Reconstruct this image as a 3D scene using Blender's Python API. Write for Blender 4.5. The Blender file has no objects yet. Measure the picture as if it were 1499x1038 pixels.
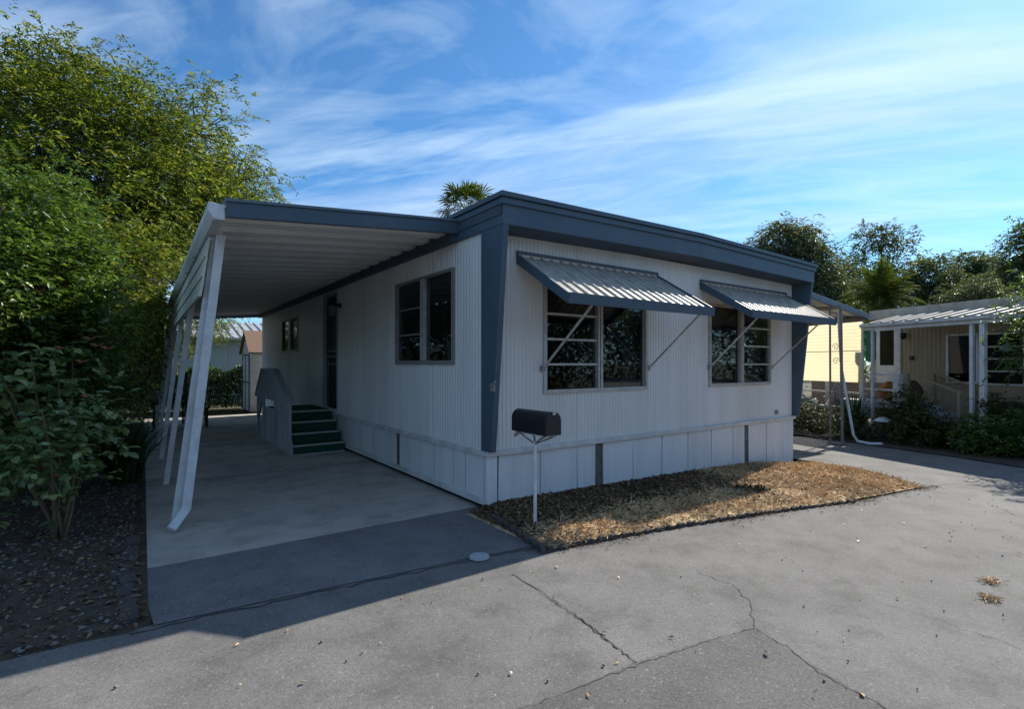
import bpy, math, random
import numpy as np
from mathutils import Vector, Matrix
R = math.radians
rng = np.random.default_rng(7); random.seed(7)
sc = bpy.context.scene; col = sc.collection

# ------------------------------------------------------------------ camera, sky, sun, exposure
cd = bpy.data.cameras.new('camera'); cam = bpy.data.objects.new('camera', cd); col.objects.link(cam); sc.camera = cam
cam.location = (-2.849, -4.416, 1.5); cam.rotation_euler = (R(90), 0, R(-35.52))
cd.sensor_width = 36; cd.lens = 18.156; cd.shift_y = 0.0087; cd.clip_start = 0.05; cd.clip_end = 2000
SUN = Vector((1.28, 0.195, 1.0)).normalized()
ELEV = math.asin(SUN.z); AZ = math.atan2(SUN.x, SUN.y)
w = bpy.data.worlds.new('World'); sc.world = w; w.use_nodes = True
nt = w.node_tree; nt.nodes.clear(); N = nt.nodes.new; LK = nt.links.new
def mth(t, op, a, b=None, clamp=False):
    n = t.nodes.new('ShaderNodeMath'); n.operation = op; n.use_clamp = clamp
    for i, v in enumerate((a, b)):
        if v is None: continue
        if isinstance(v, (int, float)): n.inputs[i].default_value = v
        else: t.links.new(v, n.inputs[i])
    return n.outputs[0]
def mixc(t, f, a, b, mode='MIX'):
    n = t.nodes.new('ShaderNodeMix'); n.data_type = 'RGBA'; n.blend_type = mode
    for s, v in ((n.inputs[0], f), (n.inputs[6], a), (n.inputs[7], b)):
        if isinstance(v, (int, float)): s.default_value = v
        elif isinstance(v, tuple): s.default_value = (*v[:3], 1)
        else: t.links.new(v, s)
    return n.outputs[2]
def ramp(t, f, pts):
    n = t.nodes.new('ShaderNodeValToRGB'); e = n.color_ramp.elements
    while len(e) < len(pts): e.new(0.5)
    for el, (p, c) in zip(e, pts):
        el.position = p; el.color = (*c, 1) if isinstance(c, tuple) else (c, c, c, 1)
    t.links.new(f, n.inputs[0]); return n.outputs[0]
sky = N('ShaderNodeTexSky'); sky.sky_type = 'NISHITA'; sky.sun_disc = False
sky.sun_elevation = ELEV; sky.sun_rotation = AZ; sky.air_density = 1.0; sky.dust_density = 0.4; sky.ozone_density = 2.5
geo = N('ShaderNodeTexCoord'); sep = N('ShaderNodeSeparateXYZ'); LK(geo.outputs['Generated'], sep.inputs[0])
zz = mth(nt, 'ADD', mth(nt, 'MAXIMUM', sep.outputs[2], 0.0), 0.12)
cb = N('ShaderNodeCombineXYZ'); LK(mth(nt, 'DIVIDE', sep.outputs[0], zz), cb.inputs[0]); LK(mth(nt, 'DIVIDE', sep.outputs[1], zz), cb.inputs[1])
def cloud(rot, sx, sy, scale, detail, dist, lo, hi, off):
    m0 = N('ShaderNodeMapping'); m0.inputs['Rotation'].default_value = (0, 0, R(rot)); LK(cb.outputs[0], m0.inputs[0])
    m = N('ShaderNodeMapping'); m.inputs['Scale'].default_value = (sx, sy, 1); m.inputs['Location'].default_value = off
    LK(m0.outputs[0], m.inputs[0])
    n = N('ShaderNodeTexNoise'); n.inputs['Scale'].default_value = scale; n.inputs['Detail'].default_value = detail; n.inputs['Roughness'].default_value = 0.58; n.inputs['Distortion'].default_value = dist
    LK(m.outputs[0], n.inputs[0])
    return ramp(nt, n.outputs[0], [(lo, 0.0), (hi, 1.0)])
c0 = cloud(60, 0.5, 1.1, 2.6, 12, 1.3, 0.44, 0.80, (1.3, 6.1, 0))       # fine broken wisps
c1 = cloud(52, 0.30, 1.25, 1.5, 11, 0.8, 0.48, 0.84, (3.1, 1.7, 0))       # long cirrus streaks
c2 = cloud(44, 0.45, 1.3, 0.9, 7, 0.5, 0.45, 0.72, (8.3, 4.2, 0))        # soft lavender banks
skyc = mixc(nt, 1.0, sky.outputs[0], (0.53, 0.95, 1.24), 'MULTIPLY')
k = mixc(nt, mth(nt, 'MULTIPLY', c2, 0.6), skyc, (5.0, 6.3, 8.4))
k = mixc(nt, mth(nt, 'MULTIPLY', c1, 0.75), k, (7.6, 9.4, 10.6))
k = mixc(nt, mth(nt, 'MULTIPLY', c0, 0.34), k, (7.4, 9.0, 10.4))
bg = N('ShaderNodeBackground'); bg.inputs[1].default_value = 0.088; LK(k, bg.inputs[0])
wo = N('ShaderNodeOutputWorld'); LK(bg.outputs[0], wo.inputs[0])
sl = bpy.data.lights.new('sun', 'SUN'); sl.energy = 5.0; sl.angle = R(0.53); sl.color = (1.0, 0.93, 0.82)
so = bpy.data.objects.new('sun', sl); col.objects.link(so); so.location = (20, 5, 20)
so.rotation_euler = (-SUN).to_track_quat('-Z', 'Y').to_euler()
sc.view_settings.view_transform = 'Standard'; sc.view_settings.look = 'None'; sc.view_settings.gamma = 1; sc.view_settings.exposure = 0.52

# ------------------------------------------------------------------ materials
def M(name, c, c2=None, scale=3.0, rough=0.6, bump=0.0, bscale=80, metal=0.0, spec=0.4, streak=False, det=6, fine=None, lo=.35, hi=.65):
    m = bpy.data.materials.new(name); m.use_nodes = True; t = m.node_tree; b = t.nodes['Principled BSDF']
    b.inputs['Roughness'].default_value = rough; b.inputs['Metallic'].default_value = metal; b.inputs['Specular IOR Level'].default_value = spec
    g = t.nodes.new('ShaderNodeNewGeometry'); pos = g.outputs['Position']
    if streak:
        mp = t.nodes.new('ShaderNodeMapping'); mp.inputs['Scale'].default_value = (1, 1, 0.13); t.links.new(pos, mp.inputs[0]); p2 = mp.outputs[0]
    else: p2 = pos
    cc = c
    if c2:
        n = t.nodes.new('ShaderNodeTexNoise'); n.inputs['Scale'].default_value = scale; n.inputs['Detail'].default_value = det; n.inputs['Roughness'].default_value = .65
        t.links.new(p2, n.inputs[0]); cc = mixc(t, ramp(t, n.outputs[0], [(lo, 0.), (hi, 1.)]), c, c2)
    if fine:
        n = t.nodes.new('ShaderNodeTexNoise'); n.inputs['Scale'].default_value = fine[0]; n.inputs['Detail'].default_value = 3
        t.links.new(pos, n.inputs[0]); cc = mixc(t, ramp(t, n.outputs[0], [(.3, 0.), (.7, 1.)]), mixc(t, 1., cc, (1 - fine[1],) * 3, 'MULTIPLY'), mixc(t, 1., cc, (1 + fine[1],) * 3, 'MULTIPLY'))
    if isinstance(cc, tuple): b.inputs['Base Color'].default_value = (*cc, 1)
    else: t.links.new(cc, b.inputs['Base Color'])
    if bump:
        n = t.nodes.new('ShaderNodeTexNoise'); n.inputs['Scale'].default_value = bscale; n.inputs['Detail'].default_value = 4; t.links.new(pos, n.inputs[0])
        bp = t.nodes.new('ShaderNodeBump'); bp.inputs['Strength'].default_value = bump; bp.inputs['Distance'].default_value = .01
        t.links.new(n.outputs[0], bp.inputs['Height']); t.links.new(bp.outputs[0], b.inputs['Normal'])
    return m
def leafmat(name, a, b_, c, rough=.45, trans=.35, spec=.35):
    m = bpy.data.materials.new(name); m.use_nodes = True; t = m.node_tree; b = t.nodes['Principled BSDF']
    g = t.nodes.new('ShaderNodeNewGeometry')
    cc = ramp(t, g.outputs['Random Per Island'], [(0., a), (.55, b_), (1., c)])
    n = t.nodes.new('ShaderNodeTexNoise'); n.inputs['Scale'].default_value = 1.1; t.links.new(g.outputs['Position'], n.inputs[0])
    n.inputs['Detail'].default_value = 5; cc = mixc(t, 1., cc, ramp(t, n.outputs[0], [(.3, .6), (.7, 1.35)]), 'MULTIPLY')
    t.links.new(cc, b.inputs['Base Color']); b.inputs['Roughness'].default_value = rough; b.inputs['Specular IOR Level'].default_value = spec
    tr = t.nodes.new('ShaderNodeBsdfTranslucent'); t.links.new(mixc(t, 1., cc, (1.5, 1.5, .7), 'MULTIPLY'), tr.inputs[0])
    mx = t.nodes.new('ShaderNodeMixShader'); mx.inputs[0].default_value = trans
    t.links.new(b.outputs[0], mx.inputs[1]); t.links.new(tr.outputs[0], mx.inputs[2]); t.links.new(mx.outputs[0], t.nodes['Material Output'].inputs[0]); return m
def glassmat(name, tint=(.6, .62, .64), rough=.02):
    m = bpy.data.materials.new(name); m.use_nodes = True; t = m.node_tree; t.nodes.remove(t.nodes['Principled BSDF'])
    tr = t.nodes.new('ShaderNodeBsdfTransparent'); tr.inputs[0].default_value = (*tint, 1)
    gl = t.nodes.new('ShaderNodeBsdfGlossy'); gl.inputs['Roughness'].default_value = rough
    fr = t.nodes.new('ShaderNodeFresnel'); fr.inputs[0].default_value = 1.5
    n = t.nodes.new('ShaderNodeTexNoise'); n.inputs['Scale'].default_value = 2.5; g = t.nodes.new('ShaderNodeNewGeometry'); t.links.new(g.outputs['Position'], n.inputs[0])
    bp = t.nodes.new('ShaderNodeBump'); bp.inputs['Strength'].default_value = .015; bp.inputs['Distance'].default_value = .02; t.links.new(n.outputs[0], bp.inputs['Height']); t.links.new(bp.outputs[0], gl.inputs['Normal'])
    mx = t.nodes.new('ShaderNodeMixShader'); t.links.new(mth(t, 'ADD', mth(t, 'MULTIPLY', fr.outputs[0], .42), .0, True), mx.inputs[0]); t.links.new(tr.outputs[0], mx.inputs[1]); t.links.new(gl.outputs[0], mx.inputs[2])
    t.links.new(mx.outputs[0], t.nodes['Material Output'].inputs[0]); return m
def asphalt(name, c, c2, grain, speck, stain):
    m = M(name, c, c2, .8, .88, .0, det=9); t = m.node_tree; b = t.nodes['Principled BSDF']; src = b.inputs['Base Color'].links[0].from_socket; g = t.nodes.new('ShaderNodeNewGeometry')
    def nz(sc_, det, rg=.6):
        n = t.nodes.new('ShaderNodeTexNoise'); n.inputs['Scale'].default_value = sc_; n.inputs['Detail'].default_value = det; n.inputs['Roughness'].default_value = rg; t.links.new(g.outputs['Position'], n.inputs[0]); return n.outputs[0]
    cc = mixc(t, 1., src, ramp(t, nz(2.6, 8, .7), [(.30, 1 - stain), (.52, 1.), (.75, 1.08)]), 'MULTIPLY')
    cc = mixc(t, 1., cc, ramp(t, nz(75, 3), [(.28, 1 - grain), (.5, 1.), (.72, 1 + grain)]), 'MULTIPLY')
    cc = mixc(t, 1., cc, ramp(t, nz(220, 2), [(.3, 1 - grain), (.7, 1 + grain)]), 'MULTIPLY')
    cc = mixc(t, ramp(t, nz(48, 2, .5), [(.665, 0.), (.70, speck)]), cc, (.42, .41, .39)); cc = mixc(t, ramp(t, nz(37, 2, .5), [(.30, speck * 1.2), (.335, 0.)]), cc, (.045, .044, .043))
    t.links.new(cc, b.inputs['Base Color']); bp = t.nodes.new('ShaderNodeBump'); bp.inputs['Strength'].default_value = .55; bp.inputs['Distance'].default_value = .006; t.links.new(nz(130, 5), bp.inputs['Height']); t.links.new(bp.outputs[0], b.inputs['Normal']); return m
W = dict(
 siding=M('white_siding', (.76, .755, .75), (.64, .635, .62), 1.8, .34, .06, 14, spec=.5, streak=True),
 skirt=M('skirt_paint', (.72, .72, .73), (.55, .54, .53), 2.5, .6, .15, 60, streak=True, lo=.45, hi=.8),
 rail=M('white_rail', (.68, .68, .68), (.5, .49, .47), 5, .55, .1, 60),
 blue=M('slate_blue_paint', (.058, .095, .135), (.09, .128, .162), 2.2, .5, .08, 40, lo=.45, hi=.85),
 bluelite=M('blue_trim_faded', (.085, .13, .18), (.13, .17, .215), 4, .5, .05, 40),
 soffit=M('soffit_blue', (.06, .085, .12), (.045, .065, .09), 3, .6),
 alum=M('aluminium', (.55, .54, .53), (.38, .37, .35), 18, .42, .06, 60, metal=.25),
 alumold=M('old_aluminium', (.34, .33, .31), (.24, .23, .215), 20, .5, .08, 60, metal=.3),
 post=M('post_white', (.72, .74, .76), (.55, .56, .57), 8, .5, .08, 60),
 pan=M('ceiling_pan', (.74, .73, .70), (.62, .61, .58), 2, .5, .03, 40),
 awn=M('awning_metal', (.56, .54, .48), (.36, .34, .30), 9, .4, .05, 40, metal=.2, streak=True),
 valance=M('valance_cream', (.62, .62, .54), (.5, .5, .43), 3, .5, .04, 40),
 dark=M('gap_shade', (.012, .012, .013), rough=.8),
 strip=M('bare_strip', (.16, .15, .14), (.09, .085, .08), 12, .7, .1, 60),
 interior=M('interior_wall', (.22, .16, .13), (.15, .11, .09), 2, .8),
 floor=M('interior_floor', (.06, .05, .045), rough=.8),
 curtain=M('curtain', (.42, .42, .45), (.3, .3, .33), 8, .9),
 blackmetal=M('black_metal', (.012, .013, .016), (.02, .021, .025), 30, .38, .05, 60),
 green=M('green_carpet', (.018, .085, .06), (.012, .058, .042), 30, .95, .4, 300),
 greypaint=M('grey_paint', (.40, .42, .44), (.29, .31, .33), 6, .65, .15, 50, streak=True),
 nosing=M('worn_nosing', (.48, .48, .47), (.36, .36, .35), 20, .6),
 conc=asphalt('concrete', (.50, .46, .41), (.35, .325, .29), .1, .2, .36),
 asph=asphalt('asphalt', (.172, .166, .16), (.122, .118, .114), .22, .25, .36),
 asph2=asphalt('asphalt_coarse', (.125, .122, .12), (.09, .088, .087), .32, .35, .25),
 apron=asphalt('apron_asphalt', (.18, .18, .182), (.125, .125, .128), .28, .6, .3),
 crack=M('crack', (.05, .048, .046), (.085, .08, .075), 20, .95),
 soil=M('soil', (.075, .055, .04), (.045, .034, .026), 9, .95, .8, 40, fine=(90, .4)),
 thatch=M('dry_thatch', (.52, .39, .235), (.16, .11, .065), 3.2, .95, 1., 60, fine=(70, .5), lo=.42, hi=.62),
 terrain=M('terrain', (.10, .085, .055), (.06, .065, .03), 1.2, .95, .5, 30),
 stone=M('edging_stone', (.075, .065, .06), (.05, .043, .04), 12, .9, .5, 60),
 pebble=M('pebble', (.22, .21, .21), (.12, .115, .11), 14, .8),
 bark=M('bark', (.10, .075, .055), (.055, .042, .032), 10, .9, .6, 40, streak=True),
 cane=M('cane', (.20, .13, .09), (.12, .10, .05), 14, .7, .3, 60),
 beige=M('beige_siding', (.33, .27, .18), (.27, .22, .15), 2, .6, .05, 40, streak=True),
 teal=M('teal_cloth', (.02, .16, .11), (.015, .11, .08), 6, .8),
 roofm=M('weathered_roof', (.46, .41, .34), (.27, .235, .19), 3.5, .6, .15, 40),
 bluegrey=M('bluegrey_siding', (.42, .52, .55), (.36, .45, .48), 2, .6),
 shingle=M('shingle', (.26, .17, .12), (.18, .12, .085), 30, .9, .4, 60),
 wood=M('dark_wood', (.035, .022, .015), (.02, .013, .009), 12, .5, .1, 40, streak=True),
 cloth=M('pale_cloth', (.42, .40, .40), (.16, .15, .17), 7, .9, .3, 40),
 orange=M('orange_cloth', (.45, .20, .06), (.25, .09, .03), 7, .8),
 brown=M('brown_basket', (.09, .05, .03), (.05, .03, .02), 14, .8),
 lid=M('valve_lid', (.40, .43, .46), (.3, .33, .36), 14, .7, .2, 60),
 scrap=M('pale_scrap', (.62, .58, .48), (.42, .36, .24), 20, .8),
 iron=M('rusty_iron', (.30, .26, .23), (.2, .17, .15), 14, .6, .1, 40),
 ball=M('white_ball', (.8, .78, .75), rough=.5),
 lampm=M('lamp_shade', (.70, .74, .80), rough=.4),
 glass=glassmat('window_glass'), glass2=glassmat('far_glass', (.25, .27, .28)),
 bulb=M('frosted_glass', (.16, .16, .15), rough=.2),
 petal=M('faded_petal', (.45, .22, .13), (.30, .12, .08), 30, .7),
)
yl = bpy.data.materials.new('cream_slat'); yl.use_nodes = True; t_ = yl.node_tree; b_ = t_.nodes['Principled BSDF']; b_.inputs['Base Color'].default_value = (.82, .75, .55, 1); b_.inputs['Roughness'].default_value = .5
tr_ = t_.nodes.new('ShaderNodeBsdfTranslucent'); tr_.inputs[0].default_value = (.98, .93, .77, 1); mx_ = t_.nodes.new('ShaderNodeMixShader'); mx_.inputs[0].default_value = .9
t_.links.new(b_.outputs[0], mx_.inputs[1]); t_.links.new(tr_.outputs[0], mx_.inputs[2]); t_.links.new(mx_.outputs[0], t_.nodes['Material Output'].inputs[0]); W['cream'] = yl
L_tree = leafmat('leaf_tree', (.035, .065, .014), (.085, .125, .022), (.25, .25, .05), trans=.48)
L_shrub = leafmat('leaf_shrub', (.03, .065, .016), (.065, .12, .026), (.16, .23, .05), .36, .36, .45)
L_rose = leafmat('leaf_rose', (.10, .17, .08), (.16, .24, .11), (.27, .31, .11), .32, .25, .5)
L_strap = leafmat('leaf_strap', (.015, .04, .014), (.03, .06, .02), (.05, .08, .03), .4, .2)
L_far = leafmat('leaf_far', (.05, .075, .04), (.085, .115, .06), (.14, .165, .09), .55, .35, .2)
L_euc = leafmat('leaf_euc', (.06, .085, .05), (.10, .125, .075), (.17, .19, .12), .5, .35, .25)
L_palm = leafmat('leaf_palm', (.03, .055, .014), (.06, .09, .02), (.13, .14, .03), .75, .3, .02)
L_garden = leafmat('leaf_garden', (.025, .04, .014), (.05, .065, .02), (.12, .10, .03), .5, .25)
L_straw = leafmat('straw', (.54, .35, .18), (.75, .53, .30), (.86, .68, .45), .7, .0, .2)
L_litter = leafmat('leaf_litter', (.065, .04, .024), (.13, .08, .048), (.26, .185, .115), .8, .05, .2)

# ------------------------------------------------------------------ helpers
def gp(u, v):
    z = 0.0
    for _ in range(12): p = at(u, v, 756 * (1.5 - z) / (v - 532)); z = G(p[0])
    return (float(p[0]), float(p[1]))
def G(x): return -0.0225 * min(max(x, 0.0), 9.0)
def tag(o, label=None, cat=None, group=None, kind=None):
    for k_, v in (('label', label), ('category', cat), ('group', group), ('kind', kind)):
        if v: o[k_] = v
    return o
def empty(name, loc=(0, 0, 0), rz=0.0):
    o = bpy.data.objects.new(name, None); col.objects.link(o); o.location = loc; o.rotation_euler = (0, 0, rz); o.empty_display_size = .1; return o
class MB:
    def __init__(s): s.v = []; s.f = []
    def add(s, vs, fs):
        n = len(s.v); s.v += [tuple(v) for v in vs]; s.f += [tuple(i + n for i in f) for f in fs]; return s
    def box(s, x0, x1, y0, y1, z0, z1):
        return s.hexa([(x0, y0, z0), (x1, y0, z0), (x1, y1, z0), (x0, y1, z0), (x0, y0, z1), (x1, y0, z1), (x1, y1, z1), (x0, y1, z1)])
    def hexa(s, v): return s.add(v, [(0, 3, 2, 1), (4, 5, 6, 7), (0, 1, 5, 4), (1, 2, 6, 5), (2, 3, 7, 6), (3, 0, 4, 7)])
    def bar(s, a, b, wd, th, up=(0, 1, 0)):
        a = Vector(a); b = Vector(b); d = (b - a).normalized(); u = Vector(up); sx = d.cross(u).normalized() * wd / 2; sy = d.cross(sx).normalized() * th / 2
        return s.hexa([a - sx - sy, a + sx - sy, a + sx + sy, a - sx + sy, b - sx - sy, b + sx - sy, b + sx + sy, b - sx + sy])
    def tube(s, pts, r, n=8, cap=True):
        pts = [Vector(p) for p in pts]; rs = r if isinstance(r, (list, tuple)) else [r] * len(pts); vs = []; fs = []
        for i, p in enumerate(pts):
            d = (pts[min(i + 1, len(pts) - 1)] - pts[max(i - 1, 0)]).normalized()
            u = d.cross(Vector((0, 0, 1)) if abs(d.z) < .95 else Vector((1, 0, 0))).normalized(); v_ = d.cross(u)
            for k_ in range(n):
                a = 2 * math.pi * k_ / n; vs.append(p + (u * math.cos(a) + v_ * math.sin(a)) * rs[i])
        for i in range(len(pts) - 1):
            for k_ in range(n):
                q = (k_ + 1) % n; fs.append((i * n + k_, i * n + q, (i + 1) * n + q, (i + 1) * n + k_))
        if cap: fs.append(tuple(range(n))); fs.append(tuple((len(pts) - 1) * n + k_ for k_ in range(n))[::-1])
        return s.add(vs, fs)
    def prism(s, poly, axis, a0, a1):
        n = len(poly); f3 = {0: lambda p, a: (a, p[0], p[1]), 1: lambda p, a: (p[0], a, p[1]), 2: lambda p, a: (p[0], p[1], a)}[axis]
        vs = [f3(p, a0) for p in poly] + [f3(p, a1) for p in poly]
        return s.add(vs, [tuple(range(n)), tuple(range(n, 2 * n))[::-1]] + [(i, n + i, n + (i + 1) % n, (i + 1) % n) for i in range(n)])
    def lathe(s, prof, c, n=12):
        vs = [(c[0] + r * math.cos(2 * math.pi * k_ / n), c[1] + r * math.sin(2 * math.pi * k_ / n), c[2] + z) for r, z in prof for k_ in range(n)]
        fs = [(i * n + k_, i * n + (k_ + 1) % n, (i + 1) * n + (k_ + 1) % n, (i + 1) * n + k_) for i in range(len(prof) - 1) for k_ in range(n)]
        return s.add(vs, fs)
    def mesh(s, name, mat):
        m = bpy.data.meshes.new(name); m.from_pydata(s.v, [], s.f); m.materials.append(W[mat] if isinstance(mat, str) else mat); m.update()
        import bmesh
        bm = bmesh.new(); bm.from_mesh(m); bmesh.ops.recalc_face_normals(bm, faces=bm.faces); bm.to_mesh(m); bm.free(); return m
    def build(s, name, mat, parent=None, bevel=0, smooth=False):
        o = bpy.data.objects.new(name, s.mesh(name, mat)); col.objects.link(o); o.parent = parent
        if bevel:
            b = o.modifiers.new('bevel', 'BEVEL'); b.width = bevel; b.segments = 2; b.limit_method = 'ANGLE'
        if smooth: o.data.polygons.foreach_set('use_smooth', [True] * len(o.data.polygons))
        return o
def box(name, mat, parent, x0, x1, y0, y1, z0, z1, bevel=0): return MB().box(x0, x1, y0, y1, z0, z1).build(name, mat, parent, bevel)
def obj_from(name, mesh, parent, loc=(0, 0, 0), rz=0):
    o = bpy.data.objects.new(name, mesh); col.objects.link(o); o.parent = parent; o.location = loc; o.rotation_euler = (0, 0, rz); return o
def npmesh(name, V, F, mat, parent=None, smooth=False):
    m = bpy.data.meshes.new(name); V = np.asarray(V, np.float32); F = np.asarray(F, np.int32); k_ = F.shape[1]
    m.vertices.add(len(V)); m.vertices.foreach_set('co', V.ravel()); m.loops.add(F.size); m.loops.foreach_set('vertex_index', F.ravel())
    m.polygons.add(len(F)); m.polygons.foreach_set('loop_start', np.arange(0, F.size, k_, dtype=np.int32)); m.polygons.foreach_set('loop_total', np.full(len(F), k_, np.int32))
    m.update(calc_edges=True); m.materials.append(W[mat] if isinstance(mat, str) else mat)
    o = bpy.data.objects.new(name, m); col.objects.link(o); o.parent = parent
    if smooth: m.polygons.foreach_set('use_smooth', [True] * len(F))
    return o
def nrm(a): return a / np.maximum(np.linalg.norm(a, axis=1, keepdims=True), 1e-9)
def rdir(n): return nrm(rng.normal(size=(n, 3)))
def leaf_obj(name, P, D, Ln, ratio, mat, parent=None, fold=.18, droop=.12):
    n = len(P); D = nrm(D); S = nrm(np.cross(D, rdir(n) * .7 + np.array([0, 0, 1.0]))); U = np.cross(S, D); Ln = np.asarray(Ln).reshape(-1, 1) * np.ones((n, 1)); Wd = Ln * ratio / 2
    mid = P + D * Ln * .45
    V = np.stack([P, mid + S * Wd + U * Wd * fold * 2, P + D * Ln - U * Ln * droop, mid - S * Wd + U * Wd * fold * 2], 1).reshape(-1, 3)
    b = np.arange(n)[:, None] * 4; F = np.concatenate([b + [0, 1, 2], b + [0, 2, 3]], 1).reshape(-1, 3)
    return npmesh(name, V, F, mat, parent)
def sprigs(cent, rad, nclump, nsprig, nleaf, slen, gravity=.35, shell=.55, spread=.35, keep=None):
    """leaf bases and directions on short sprays gathered in clumps through an ellipsoid"""
    cent = np.array(cent); rad = np.array(rad) * np.ones(3)
    d = rdir(nclump); rr = (shell ** 3 + (1 - shell ** 3) * rng.random(nclump)) ** (1 / 3) * (0.82 + .3 * rng.random(nclump)); cp = cent + d * rr[:, None] * rad
    o = np.repeat(nrm(d * .8 + np.array([0, 0, .25])), nsprig, 0); c = np.repeat(cp, nsprig, 0) + rng.normal(size=(nclump * nsprig, 3)) * spread * .5
    sd = nrm(o * .7 + rdir(len(c)) * .9); L = slen * (.6 + .8 * rng.random(len(c)))
    t = (np.arange(nleaf) + .5) / nleaf
    P = c[:, None, :] + sd[:, None, :] * (L[:, None] * t)[..., None]; P[..., 2] -= gravity * (L[:, None] * t ** 2)
    side = nrm(np.cross(sd, np.array([0, 0, 1.0]) + rdir(len(c)) * .3)); sg = np.where(np.arange(nleaf) % 2, 1, -1)
    D = sd[:, None, :] * .7 + side[:, None, :] * sg[None, :, None] * .8 + rng.normal(size=P.shape) * .25; D[..., 2] -= gravity * .6
    P = P.reshape(-1, 3); D = D.reshape(-1, 3)
    if keep is not None:
        k_ = keep(P); P = P[k_]; D = D[k_]
    return P, D
CAM = np.array(cam.location)
XA = np.array([.81393, -.58096]); YA = np.array([.58096, .81393])      # the view's right and forward in plan, used only to survey distances
def at(u, v, d):
    r = (u - 749.5) / 756 * d; return np.array([CAM[0] + r * XA[0] + d * YA[0], CAM[1] + r * XA[1] + d * YA[1], 1.5 - (v - 532) / 756 * d])

# ------------------------------------------------------------------ ground
def sheet(name, xs, ys, zoff, mat, inside=None, zf=None, parent=None):
    V = [(x, y, G(x) + zoff + (zf(x, y) if zf else 0)) for y in ys for x in xs]; nx = len(xs); F = []
    for j in range(len(ys) - 1):
        for i in range(nx - 1):
            if inside is None or inside((xs[i] + xs[i + 1]) / 2, (ys[j] + ys[j + 1]) / 2): F.append((j * nx + i, j * nx + i + 1, (j + 1) * nx + i + 1, (j + 1) * nx + i))
    m = MB(); m.v = V; m.f = F; o = m.build(name, mat, parent); return o
def poly_sheet(name, pts, z, mat, parent=None):
    return MB().add([(x, y, G(x) + z) for x, y in pts], [tuple(range(len(pts)))]).build(name, mat, parent)
tag(sheet('ground', [-600, -60, -20, 0, 9, 20, 60, 600], [-600, -60, 0, 60, 600], -.05, 'terrain'), kind='structure')
road = tag(sheet('road', [-40, -12, -2.9, -1, 0, 3, 6.3, 9, 9.6, 40], [-40, -10, -3, -.8, 0, 20], -.006, 'asph', lambda x, y: y < -.8 or (6.2 < x < 9.6)), kind='structure')
slab = tag(sheet('carport_slab', [-2.9, -1, .02], [.2, 3, 6, 9, 12.6], 0.0, 'conc'), kind='structure')
slab2 = tag(poly_sheet('driveway_apron', [(-2.88, .2), (.02, .26), (.0, -.1), (-.10, -.45), (-.2, -1.08), (-.75, -1.0), (-1.5, -.93), (-2.1, -.87), (-2.8, -.82)], .0, 'apron'), kind='structure')
patch = poly_sheet('pavement_patch', [(-.03, -2.84), (-.45, -2.73), (-.84, -2.66), (-1.5, -2.63), (-2.6, -2.55), (-3.2, -3.6), (-3.2, -6), (-1.0, -6), (-.4, -4.2), (-.22, -3.54), (-.12, -3.15)], -.004, 'asph2', road)
for y in (3.3, 6.4, 9.5): box('control_joint', 'crack', slab, -2.9, 0, y, y + .012, .001, .003)
def crack(pts, wd, jit=.02, n=9):
    P = []
    for (a, b) in zip(pts[:-1], pts[1:]):
        for k_ in range(n): t = k_ / n; P.append((a[0] + (b[0] - a[0]) * t + random.gauss(0, jit), a[1] + (b[1] - a[1]) * t + random.gauss(0, jit)))
    P.append(pts[-1]); vs = []; fs = []
    for i, p in enumerate(P):
        q = P[min(i + 1, len(P) - 1)]; o = P[max(i - 1, 0)]; dx, dy = q[0] - o[0], q[1] - o[1]; l = math.hypot(dx, dy) or 1; h = wd * .62 * random.uniform(.25, 1.2) / 2
        vs += [(p[0] - dy / l * h, p[1] + dx / l * h, G(p[0]) - .002), (p[0] + dy / l * h, p[1] - dx / l * h, G(p[0]) - .002)]
    fs = [(2 * i, 2 * i + 1, 2 * i + 3, 2 * i + 2) for i in range(len(P) - 1)]
    return MB().add(vs, fs).build('crack', 'crack', road)
cpx = lambda q, w_, jt, n=7: crack([gp(*a) for a in q], w_, jt, n)
cpx([(1105, 920), (1103, 905), (1098, 880), (1085, 868), (1075, 855), (1062, 852), (1020, 838)], .010, .010, 5)
cpx([(1105, 920), (1150, 945), (1200, 985), (1300, 1038), (1400, 1090)], .012, .006, 12)
cpx([(1105, 920), (1060, 930), (1000, 950), (935, 972), (850, 1005), (740, 1045), (560, 1090)], .010, .005, 10)
cpx([(750, 840), (800, 870), (850, 905), (900, 945), (932, 970)], .016, .006, 9)
cpx([(790, 868), (840, 900), (890, 938)], .012, .008, 9)
cpx([(1150, 815), (1170, 828)], .006, .012); cpx([(1295, 885), (1370, 905), (1440, 930), (1520, 958)], .006, .012, 10)
cpx([(1188, 672), (1205, 683), (1235, 702)], .02, .02, 6); cpx([(1440, 735), (1470, 745), (1499, 760)], .01, .03, 6); cpx([(1290, 710), (1330, 716), (1420, 705), (1499, 690)], .012, .03, 8)
cpx([(950, 800), (1010, 830), (1085, 850)], .004, .015, 8)
crack([(-2.9, -.86), (-2.1, -.9), (-1.5, -.96), (-.75, -1.03), (-.2, -1.11)], .035, .012)
tag(MB().lathe([(0, .012), (.075, .012), (.08, .0)], (-.735, -1.02, -.0), 24).build('valve_cover', 'lid'), 'round pale grey utility valve cover set in the dark driveway apron', 'valve cover')
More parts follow.
